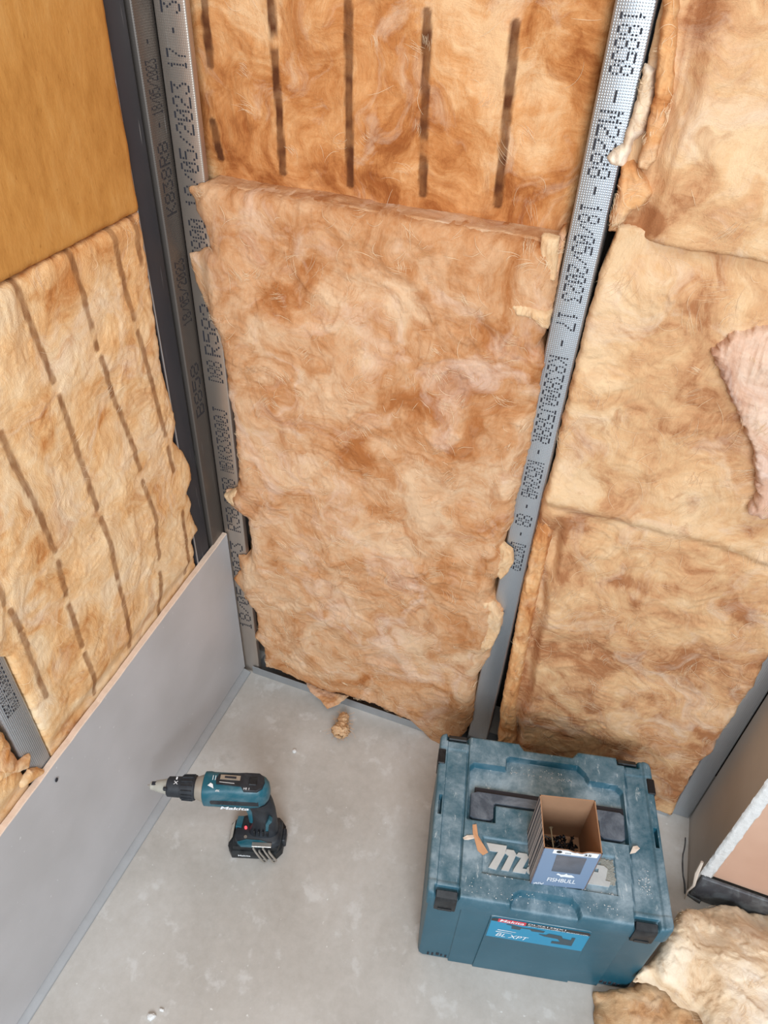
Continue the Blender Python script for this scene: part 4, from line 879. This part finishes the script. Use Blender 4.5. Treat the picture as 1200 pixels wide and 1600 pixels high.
mb.build('label_swoosh', M['white_ink'], fl)
mb = MB()
for P in ([(0.206, 0.205), (0.218, 0.206), (0.222, 0.213), (0.244, 0.211), (0.248, 0.202), (0.262, 0.200), (0.262, 0.212), (0.268, 0.212), (0.268, 0.176), (0.232, 0.174), (0.232, 0.184), (0.246, 0.186), (0.240, 0.196), (0.216, 0.198), (0.206, 0.203)],
          [(0.146, 0.222), (0.156, 0.220), (0.157, 0.208), (0.172, 0.208), (0.173, 0.216), (0.188, 0.217), (0.192, 0.211), (0.212, 0.212), (0.214, 0.220), (0.196, 0.222), (0.174, 0.220), (0.158, 0.224), (0.148, 0.226)]):
    mb.add([fr(0.0003)(a, b, 0) for a, b in P], [tuple(range(len(P)))])
mb.build('label_tool_picture', M['label_grey'], fl)

# scraps on the lid
M['scrap'] = plain('tan_paper_scrap', rgb(198, 150, 112), 0.85, var=0.12, scale=60)
M['scrap_pale'] = plain('pale_paper_scrap', rgb(216, 200, 184), 0.85, var=0.1, scale=60)
def b2w(u, v, z=0): c_, s_ = math.cos(BXA), math.sin(BXA); return (BXP[0] + u * c_ - v * s_, BXP[1] + u * s_ + v * c_, z)
def scrap(pts, z, lift, mat, label):
    P = [b2w(*p) for p in pts]; n = len(P); c0 = np.mean([p[:2] for p in P], 0); mb = MB(); r = random.Random(len(label))
    v = [(p[0], p[1], z + 0.0006 + lift * abs(math.sin(i * 1.7))) for i, p in enumerate(P)]; mid = (c0[0], c0[1], z + lift * 0.8 + 0.001)
    v2 = [(a, b, c_ - 0.0006) for a, b, c_ in v]
    V = v + [mid] + v2; f = [(i, (i + 1) % n, n) for i in range(n)] + [tuple(range(n + 1, 2 * n + 1))[::-1]] + [(i, n + 1 + i, n + 1 + (i + 1) % n, (i + 1) % n) for i in range(n)]
    o = link('paper_scrap', V, f, mat, None, False); tag(o, label, 'scrap')
scrap([(0.072, 0.131), (0.079, 0.132), (0.083, 0.112), (0.093, 0.096), (0.102, 0.084), (0.093, 0.077), (0.083, 0.084), (0.078, 0.100), (0.073, 0.115)], BH, 0.0022, M['scrap'], 'bent tan strip of torn paper on the toolbox lid beside the raised lettering')
scrap([(0.056, 0.104), (0.063, 0.109), (0.077, 0.112), (0.078, 0.106), (0.066, 0.101), (0.058, 0.100)], BH + 0.0001, 0.0016, M['scrap_pale'], 'small pale paper sliver lying left of the bent tan strip')
scrap([(0.354, 0.122), (0.361, 0.136), (0.369, 0.139), (0.373, 0.134), (0.364, 0.125)], BH - 0.0006, 0.002, M['scrap_pale'], 'small pale chip on the right side of the toolbox lid')

# ------------------------------------------------------------------ open carton of screws on the lid
CP = (0.800, -0.415); CA = math.radians(15.0); CW, CD, CH = 0.094, 0.092, 0.132
M['kraft'] = plain('brown_kraft_card', rgb(160, 122, 92), 0.9, var=0.1, scale=50, bumpd=0.0006)
M['blue_card'] = plain('slate_blue_printed_card', rgb(118, 138, 164), 0.55, var=0.05, scale=15)
def mat_barcode():
    m, nt, bs = new_mat('striped_card_side'); v = objc(nt); sx = nd(nt, 'ShaderNodeSeparateXYZ'); nt.links.new(v, sx.inputs[0])
    n = nd(nt, 'ShaderNodeTexNoise', noise_dimensions='1D', _Scale=170.0, _Detail=0.0); nt.links.new(sx.outputs[1], n.inputs['W'])
    c = ramp(nt, n.outputs['Fac'], [(0.48, rgb(66, 66, 72)), (0.54, rgb(186, 182, 182))]); nt.links.new(c, bs.inputs['Base Color']); bs.inputs['Roughness'].default_value = 0.6; return m
M['barcode'] = mat_barcode()
carton = thing('screw_carton', 'open-topped slate blue and brown cardboard carton on the toolbox lid', 'carton', (CP[0], CP[1], BH), CA)
T = 0.0018
def wall(pts_outer, inward, name, mout, top=None):
    """vertical card panel from outer edge a to b; outer face printed, rest kraft"""
    (a, b) = pts_outer; a = np.array(a); b = np.array(b); n_ = np.array(inward) * T; N = 24; prof = top or [CH] * (N + 1); v = []; f = []; mi = []
    for i in range(N + 1):
        t = i / N; p = a + (b - a) * t; z = prof[i]
        v += [(p[0], p[1], 0.0006), (p[0], p[1], z), (p[0] + n_[0], p[1] + n_[1], z), (p[0] + n_[0], p[1] + n_[1], 0.0006)]
    for i in range(N):
        o_ = i * 4
        for k_ in range(4): k2 = (k_ + 1) % 4; f.append((o_ + k_, o_ + k2, o_ + 4 + k2, o_ + 4 + k_)[::-1]); mi.append(1 if k_ == 0 else 0)
    f.append((0, 1, 2, 3)); f.append((N * 4 + 3, N * 4 + 2, N * 4 + 1, N * 4)); mi += [0, 0]
    return link(name, v, f, M['kraft'], carton, False, None, [mout], mi)
ft = [CH] * 25
for i, d in ((11, .002), (12, .004), (13, .0055), (14, .0042), (15, .006), (16, .0065), (17, .0035), (18, .001)): ft[i] = CH - d
wall(((0, 0), (CW, 0)), (0, 1), 'front_panel', M['blue_card'], ft)
wall(((0, CD), (0, 0)), (1, 0), 'side_panel', M['barcode'])
wall(((CW, 0), (CW, CD)), (-1, 0), 'side_panel', M['blue_card'])
wall(((CW, CD), (0, CD)), (0, -1), 'back_panel', M['blue_card'])
mb = MB(); mb.box(T, CW - T, T, CD - T, 0.0006, 0.0022); mb.build('bottom_panel', M['kraft'], carton)
M['pane'] = plain('dark_carton_window', rgb(88, 90, 98), 0.18, var=0.5, scale=35, dust=0.3, dustcol=(130, 132, 140))
mb = MB(); mb.add([(x, -0.0004, z) for x, z in ((0.026, 0.056), (0.074, 0.054), (0.073, 0.112), (0.024, 0.114))], [(0, 1, 2, 3)]); mb.build('window', M['pane'], carton)
mb = MB(); top_ = []
st_ = [(0.016, 0.1185), (0.088, 0.1175)] + [(0.0888, CH - 0.0004)] + [(CW * i / 24, ft[i] - 0.0004) for i in range(22, 4, -1)] + [(0.0165, CH - 0.0004)]
mb.add([(x, -0.0004, z) for x, z in st_], [tuple(range(len(st_)))]); sk_ = mb.build('white_sticker', M['white_ink'], carton)
mb = MB(); hexp = [(0.026 + 0.0048 * math.cos(a), 0.1255 + 0.0045 * math.sin(a)) for a in np.linspace(0, 6.28, 9)[:-1]]; mb.add([(x, -0.0007, z) for x, z in hexp], [tuple(range(8))]); mb.build('sticker_badge', M['label_black'], sk_); mb = MB()
fit_text(mb, '35', 0.066, 0.078, 0.120, 0.127, lambda x, y, z: (x, -0.0007, y), 0.02)
for k_ in range(5): mb.add([(x, -0.0007, z) for x, z in ((0.036 + k_ * .002, 0.121), (0.0368 + k_ * .002, 0.121), (0.0368 + k_ * .002, 0.1255), (0.036 + k_ * .002, 0.1255))], [(0, 1, 2, 3)])
mb.build('sticker_print', M['label_black'], sk_)
mb = MB(); fit_text(mb, 'FISHBULL', 0.025, 0.073, 0.018, 0.032, lambda x, y, z: (x, -0.0005, y), 0.012)
fish = [(0.036, 0.046), (0.042, 0.043), (0.045, 0.038), (0.051, 0.040), (0.060, 0.039), (0.068, 0.041), (0.065, 0.045), (0.061, 0.049), (0.055, 0.048), (0.052, 0.053), (0.049, 0.048), (0.044, 0.047), (0.038, 0.051)]
mb.add([(x, -0.0005, z) for x, z in fish], [tuple(range(len(fish)))]); mb.build('printed_logo', M['white_ink'], carton)
mb = MB()
for i in range(14):
    a = 0.005 + i * 0.0012 + rng.uniform(-.0005, .0005); z = rng.uniform(0.002, 0.007); mb.add([(x, -0.0005, q_) for x, q_ in ((a, z), (a + .0014, z), (a + .0010, z + .004), (a + .0002, z + .005))], [(0, 1, 2, 3)])
mb.build('paint_smear', M['white_ink'], carton)
# screws inside
M['screw'] = plain('black_phosphate_steel', rgb(40, 40, 44), 0.35, metal=0.6); M['bright_screw'] = plain('bright_zinc_steel', rgb(190, 180, 150), 0.35, metal=0.6)
def make_screw(mat, L=0.032):
    t = thing('drywall_screw', '', 'screw', (0, 0, 0)); mb = MB()
    pts = [(0, 0, z) for z in (0, 0.004, L - 0.006, L)]; mb.tube(pts, [0.0002, 0.0012, 0.0013, 0.0014], 8)
    mb.build('shank', mat, t); mb = MB(); mb.tube([(0, 0, L - 0.0005), (0, 0, L + 0.002), (0, 0, L + 0.0035), (0, 0, L + 0.0036), (0, 0, L + 0.0028)], [0.0015, 0.003, 0.0044, 0.0022, 0.0005], 12); mb.build('head', mat, t); return t
base_s = make_screw(M['screw']); r3 = random.Random(12); kids = list(base_s.children)
cc, ss = math.cos(CA), math.sin(CA)
for i in range(60):
    if i == 0: o = base_s
    else:
        o = base_s.copy(); C.objects.link(o)
        for ch in kids: d = ch.copy(); C.objects.link(d); d.parent = o
    lay = i // 12; x = r3.uniform(0.024, CW - 0.024); y = r3.uniform(0.024, CD - 0.024)
    tilt = r3.uniform(70, 110); az = r3.uniform(0, 360)
    # keep the whole screw inside the walls
    d = Vector((0, 0, 1)); d.rotate(__import__('mathutils').Euler((math.radians(tilt), 0, math.radians(az))))
    px_, py_ = x - d.x * 0.018, y - d.y * 0.018
    o.location = (CP[0] + px_ * cc - py_ * ss, CP[1] + px_ * ss + py_ * cc, BH + 0.0085 + lay * 0.0075 + max(0, -d.z) * 0.034)
    o.rotation_euler = (math.radians(tilt), 0, math.radians(az) + CA)
    tag(o, 'black drywall screw lying loose in the open carton on the toolbox', 'screw', 'black screws in the open carton')
bs_ = make_screw(M['bright_screw']); tag(bs_, 'single bright screw on top of the black ones in the carton', 'screw')
px_, py_ = 0.034, 0.040; bs_.location = (CP[0] + px_ * cc - py_ * ss, CP[1] + px_ * ss + py_ * cc, BH + 0.052); bs_.rotation_euler = (math.radians(82), 0, math.radians(200))

# ------------------------------------------------------------------ cordless screwgun
DA = math.radians(18.36)
M['teal_tool'] = plain('teal_tool_plastic', rgb(8, 84, 100), 0.38, var=0.12, scale=30, dust=0.28)
M['rubber'] = plain('black_rubber', rgb(24, 28, 34), 0.55, var=0.2, dust=0.18, dustcol=(110, 118, 126))
M['alu'] = plain('scuffed_aluminium', rgb(178, 168, 154), 0.4, metal=0.6, var=0.15, scale=60, dust=0.3)
M['nose'] = plain('dusty_nose_plastic', rgb(176, 172, 160), 0.5, metal=0.2, var=0.2, scale=80)
M['steel'] = plain('worn_steel', rgb(190, 184, 176), 0.3, metal=0.8, var=0.2, scale=80)
M['battery_label'] = plain('battery_label_grey', rgb(200, 194, 182), 0.6, var=0.1, scale=80)
M['led'] = plain('red_indicator', rgb(230, 40, 50), 0.3, emit=((1, 0.08, 0.1, 1), 1.5))
gun = thing('screwgun', 'teal and black cordless screwgun standing upright on its battery on the floor', 'power tool', (0.045, -0.451, 0.0), DA)
AY = -0.006; AZ = 0.198
mb = MB(); mb.loft([(0.003, AY, AZ, 0.0065, 0.0065, 2), (0.005, AY, AZ, 0.0085, 0.0085, 2), (0.012, AY, AZ, 0.0090, 0.0090, 2), (0.014, AY, AZ, 0.0105, 0.0105, 2), (0.042, AY, AZ, 0.0165, 0.0165, 2), (0.045, AY, AZ, 0.0150, 0.0150, 2)]); mb.build('nose_cone', M['nose'], gun)
mb = MB(); mb.tube([(-0.003, AY, AZ), (0.004, AY, AZ)], [0.0022, 0.0030], 6); mb.build('screw_bit', M['steel'], gun)
mb = MB(); mb.box(0.007, 0.020, AY - 0.004, AY + 0.004, AZ + 0.0085, AZ + 0.0105, 0.0008); mb.build('nose_slot', M['ink'], gun)
mb = MB(); secs = [(0.038, AY, AZ, 0.0175, 0.0175, 2), (0.040, AY, AZ, 0.0195, 0.0195, 2), (0.066, AY, AZ, 0.0205, 0.0205, 2), (0.067, AY, AZ, 0.0230, 0.0230, 2), (0.094, AY, AZ, 0.0245, 0.0245, 2), (0.096, AY, AZ, 0.0225, 0.0225, 2)]
mb.loft(secs, 32)
for k_ in range(16):
    a = 2 * math.pi * k_ / 16; y_, z_ = AY + 0.0236 * math.cos(a), AZ + 0.0236 * math.sin(a); mb.tube([(0.069, y_, z_), (0.091, AY + 0.0245 * math.cos(a), AZ + 0.0245 * math.sin(a))], 0.0018, 6)
mb.box(0.034, 0.042, AY - 0.016, AY - 0.010, AZ + 0.010, AZ + 0.018, 0.001)
mb.build('depth_collar', M['rubber'], gun)
mb = MB()
fit_text(mb, '1', 0.056, 0.059, AY + 0.004, AY + 0.010, lambda x, y, z: (x, y, AZ + 0.0212), 0.01); fit_text(mb, 'X', 0.053, 0.062, AY - 0.006, AY + 0.001, lambda x, y, z: (x, y, AZ + 0.0212), 0.01)
mb.build('collar_marks', M['white_ink'], gun)
mb = MB(); mb.loft([(0.094, AY, AZ, 0.0215, 0.0215, 2), (0.100, AY, AZ, 0.0225, 0.0235, 2), (0.112, AY, AZ - 0.001, 0.0265, 0.029, 2.2), (0.114, AY, AZ - 0.001, 0.0265, 0.029, 2.2)]); mb.build('gear_housing', M['alu'], gun)
mb = MB(); mb.loft([(0.112, AY, AZ - 0.001, 0.0275, 0.030, 2.6), (0.1135, AY, AZ - 0.001, 0.0295, 0.0325, 2.8), (0.124, AY, AZ - 0.001, 0.0300, 0.033, 2.8), (0.131, AY, AZ - 0.002, 0.0280, 0.034, 3), (0.16, AY, AZ - 0.003, 0.0275, 0.036, 3), (0.20, AY, AZ - 0.002, 0.0280, 0.036, 3),
    (0.222, AY, AZ, 0.0270, 0.034, 2.8), (0.234, AY, AZ + 0.001, 0.0225, 0.030, 2.4), (0.241, AY, AZ + 0.002, 0.0150, 0.023, 2.2), (0.244, AY, AZ + 0.002, 0.006, 0.012, 2)], 40); gb = mb.build('motor_housing', M['teal_tool'], gun, 40)
# rubber panels on top and side
def pill(x0, x1, yc, w, n=8):
    P = []
    for cx, a0 in ((x1 - w, -90), (x0 + w, 90)):
        for k_ in range(n + 1): a = math.radians(a0 + 180 * k_ / n); P.append((cx + w * math.cos(a), yc + w * math.sin(a)))
    return P
ZT = AZ + 0.0335
mb = MB(); mb.prism([(0.140, AY - 0.008), (0.190, AY - 0.0115), (0.196, AY - 0.020), (0.222, AY - 0.0195), (0.232, AY - 0.012), (0.235, AY), (0.232, AY + 0.012), (0.222, AY + 0.019), (0.196, AY + 0.019), (0.142, AY + 0.014), (0.138, AY + 0.003)], ZT - 0.006, ZT + 0.0012, bev=0.001); mb.build('top_grip', M['rubber'], gun, 35)
mb = MB(); mb.prism([(0.146, AY + 0.0015), (0.186, AY + 0.0005), (0.186, AY + 0.0105), (0.146, AY + 0.0115)], ZT + 0.0008, ZT + 0.0024, bev=0.0006); mb.build('slider_plate', M['alu'], gun)
mb = MB(); mb.prism([(0.155, AY + 0.0045), (0.178, AY + 0.0035), (0.178, AY + 0.0080), (0.155, AY + 0.0085)], ZT + 0.0020, ZT + 0.0030); mb.build('slider_slot', M['ink'], gun)
mb = MB(); mb.box(0.204, 0.220, AY - 0.008, AY + 0.009, ZT + 0.0008, ZT + 0.0032, 0.0012); mb.build('switch_pad', M['black_plastic'], gun)
mb = MB()
mb.add([(x, y, ZT + 0.0016) for x, y in ((0.146, AY - 0.0045), (0.176, AY - 0.0065), (0.176, AY - 0.0055), (0.146, AY - 0.0035))], [(0, 1, 2, 3)])
fit_text(mb, 'HI 1', 0.196, 0.207, AY - 0.018, AY - 0.0135, lambda x, y, z: (x, y, ZT + 0.0016), 0.01)
mb.add([(x, y, ZT + 0.0004) for x, y in ((0.124, AY - 0.012), (0.137, AY - 0.018), (0.134, AY - 0.009), (0.129, AY - 0.006))], [(0, 1, 2, 3)])
for x_ in (0.131, 0.136): mb.add([(x_, AY, ZT + 0.0004), (x_ + .0012, AY, ZT + 0.0004), (x_ + .0012, AY + 0.010, ZT + 0.0004), (x_, AY + 0.010, ZT + 0.0004)], [(0, 1, 2, 3)])
fit_text(mb, 'BL', 0.141, 0.150, AY - 0.0235, AY - 0.0195, lambda x, y, z: (x, y, ZT - 0.0005), 0.01, 0.3)
mb.build('housing_marks', M['white_ink'], gun)
YS = AY - 0.0270
mb = MB(); mb.loft([(0.122, YS + 0.002, AZ - 0.002, 0.002, 0.0055, 2.5), (0.130, YS + 0.001, AZ - 0.002, 0.0035, 0.0075, 3), (0.200, YS + 0.001, AZ - 0.002, 0.0035, 0.0080, 3), (0.224, YS + 0.003, AZ - 0.004, 0.003, 0.0105, 3)], 16); mb.build('side_grip', M['rubber'], gun)
mb = MB()
for k_ in range(6): mb.box(0.143 + k_ * 0.008, 0.147 + k_ * 0.008, YS - 0.0030, YS - 0.0018, AZ - 0.006, AZ + 0.003, 0.0004)
mb.build('vent_slot', M['ink'], gun)
mb = MB(); fit_text(mb, 'Makita', 0.146, 0.204, AZ - 0.027, AZ - 0.0155, lambda x, y, z: (x, YS - 0.0014, y), 0.02, 0.25); mb.build('housing_lettering', M['white_ink'], gun)
# handle
mb = MB(); mb.loft([(0.052, 0.222, -0.015, 0.034, 0.024, 2.6), (0.062, 0.224, -0.014, 0.031, 0.021, 2.5), (0.078, 0.226, -0.012, 0.0275, 0.0185, 2.4), (0.10, 0.227, -0.010, 0.0255, 0.0170, 2.3), (0.13, 0.226, -0.008, 0.0250, 0.0170, 2.3), (0.152, 0.222, -0.007, 0.0260, 0.019, 2.3), (0.172, 0.216, -0.006, 0.027, 0.022, 2.3)], 28, ax='z'); mb.build('handle', M['rubber'], gun, 40)
mb = MB(); mb.loft([(0.090, 0.200, -0.010, 0.006, 0.010, 2.5), (0.12, 0.200, -0.008, 0.008, 0.010, 2.5), (0.155, 0.196, -0.007, 0.010, 0.011, 2.5)], 16, ax='z'); mb.build('trigger', M['teal_tool'], gun)
mb = MB(); mb.prism([(0.236, 0.078), (0.240, 0.112), (0.247, 0.124), (0.241, 0.134), (0.233, 0.112), (0.231, 0.084)], -0.0325, -0.0225, ax=1, bev=0.0008); mb.build('handle_inlay', M['teal_tool'], gun)
# foot and battery
mb = MB(); mb.loft([(0.044, 0.213, -0.017, 0.048, 0.033, 4), (0.046, 0.213, -0.017, 0.050, 0.0345, 4), (0.056, 0.213, -0.017, 0.048, 0.033, 3.6), (0.0595, 0.214, -0.017, 0.044, 0.030, 3.2)], 36, ax='z'); mb.build('foot', M['rubber'], gun, 40)
mb = MB(); mb.prism([(0.180, -0.0525), (0.228, -0.0525), (0.236, -0.045), (0.222, -0.041), (0.190, -0.040), (0.172, -0.046)], 0.050, 0.0612, bev=0.001); mb.build('foot_inlay', M['teal_tool'], gun)
mb = MB(); mb.prism([(0.163, -0.014), (0.176, -0.016), (0.178, 0.010), (0.165, 0.010)], 0.050, 0.0612, bev=0.001); mb.build('foot_inlay', M['teal_tool'], gun)
mb = MB()
for k_ in range(4): mb.box(0.206 + k_ * 0.009, 0.2095 + k_ * 0.009, -0.0355, -0.030, 0.064, 0.084, 0.0008)
mb.build('grip_ribs', M['black_plastic'], gun)
bt = MB(); bt.prism([(0.158, -0.054), (0.252, -0.054), (0.264, -0.040), (0.266, 0.008), (0.256, 0.021), (0.160, 0.021), (0.149, 0.008), (0.149, -0.040)], 0.0, 0.030, bev=0.003); bt.prism([(0.162, -0.050), (0.256, -0.050), (0.260, -0.040), (0.260, 0.010), (0.252, 0.018), (0.166, 0.018), (0.160, 0.008), (0.160, -0.040)], 0.028, 0.046, bev=0.002); bat = bt.build('battery', M['black_plastic'], gun, 35)
mb = MB(); mb.box(0.262, 0.270, -0.030, -0.002, 0.012, 0.040, 0.002); mb.build('release_button', M['rubber'], bat)
mb = MB(); mb.add([(0.1500, -0.034, 0.0305), (0.1500, 0.004, 0.0305), (0.1585, 0.006, 0.0462), (0.1585, -0.030, 0.0462)], [(0, 1, 2, 3)]); mb.build('battery_label', M['battery_label'], bat)
mb = MB(); fit_text(mb, 'Makita', 0.172, 0.198, 0.012, 0.0185, lambda x, y, z: (x, -0.0545, y), 0.02); mb.build('battery_lettering', M['white_ink'], bat)
mb = MB(); mb.tube([(0.1855, -0.016, 0.0590), (0.1855, -0.016, 0.0640)], 0.0028, 12); mb.build('indicator_lamp', M['led'], gun)
mb = MB(); mb.tube([(0.188, -0.035, 0.0590), (0.188, -0.035, 0.0610)], 0.0034, 14); mb.build('screw_head', M['steel'], gun)
mb = MB()
hk = [(0.208, -0.050, 0.0605), (0.208, -0.058, 0.059), (0.214, -0.0625, 0.050), (0.224, -0.0625, 0.016), (0.229, -0.0620, 0.008), (0.234, -0.0625, 0.016), (0.222, -0.0628, 0.052), (0.221, -0.0628, 0.060)]
mb.tube(hk, 0.0022, 8); mb.tube([(p[0] + 0.020, p[1] + 0.0004, p[2]) for p in hk], 0.0022, 8); mb.box(0.204, 0.245, -0.056, -0.046, 0.0595, 0.0625, 0.0008); mb.build('belt_hook', M['steel'], gun)

# ------------------------------------------------------------------ odds and ends on the floor
p = on(460, 1173, 2, 0.003); mb = MB(); mb.loft([(0.0004, p[0], p[1], 0.0052, 0.0052, 2), (0.003, p[0], p[1], 0.0048, 0.0048, 2), (0.0048, p[0], p[1], 0.0024, 0.0024, 2)], 14, ax='z'); tag(mb.build('plaster_drop', M['gypsum']), 'small round white plaster drop on the floor below the back wall', 'debris')
def chip(px, py, s, label, seed):
    p = on(px, py, 2, 0.004); r = random.Random(seed); mb = MB(); n = 9; rad = [s * r.uniform(0.6, 1.1) for _ in range(n)]
    ring = lambda k_, z: [(p[0] + rad[i] * k_ * math.cos(i * 6.283 / n), p[1] + rad[i] * k_ * 0.7 * math.sin(i * 6.283 / n), z) for i in range(n)]
    v = ring(1, 0.0004) + ring(0.9, s * 0.45) + ring(0.45, s * 0.7); f = [(i, (i + 1) % n, n + (i + 1) % n, n + i) for i in range(n)] + [(n + i, n + (i + 1) % n, 2 * n + (i + 1) % n, 2 * n + i) for i in range(n)] + [tuple(range(2 * n, 3 * n)), tuple(range(n))[::-1]]
    tag(mb.add(v, f).build('plaster_chip', M['gypsum'], angle=20), label, 'debris')
chip(236, 1588, 0.010, 'largest white plaster chip at the bottom edge of the floor', 1)
chip(252, 1577, 0.005, 'smaller white plaster chip behind the largest chip at the bottom edge', 2)

# torn paper wisp and dark seal at the foot of the right reveal
mb = MB(); mb.tube([(1.1300, -0.166, 0.125), (1.1290, -0.176, 0.095), (1.1340, -0.1835, 0.060), (1.1300, -0.185, 0.030), (1.1340, -0.1875, 0.001)], [0.003, 0.0045, 0.003, 0.002, 0.001], 7); tag(mb.build('paper_wisp', M['scrap_pale']), 'torn pale paper wisp hanging at the foot of the right reveal corner', 'scrap')
def seal():
    v = []; f = []; N = 60
    P = [(1.127, -0.050), (1.124, -0.090), (1.126, -0.140), (1.132, -0.176), (1.160, -0.186)]
    for i in range(N + 1):
        t = i / N * (len(P) - 1); a = min(int(t), len(P) - 2); w = t - a; x = P[a][0] * (1 - w) + P[a + 1][0] * w; y = P[a][1] * (1 - w) + P[a + 1][1] * w
        h = 0.004 + 0.010 * (i / N) ** 2 + 0.001 * math.sin(i * 0.35); o_ = 0.0012 * math.sin(i * 0.22)
        v += [(x + o_, y, 0.0004), (x + 0.001 + o_, y, h), (x + 0.0018 + o_, y, h - 0.0005), (x + 0.003 + o_, y, 0.0004)]
    for i in range(N):
        for k_ in range(4): a = i * 4 + k_; b = i * 4 + (k_ + 1) % 4; f.append((a, a + 4, b + 4, b))
    tag(link('sealing_foil', v, f, M['track_dark']), 'wrinkled dark sealing foil on the floor at the foot of the right reveal', 'foil')
seal()
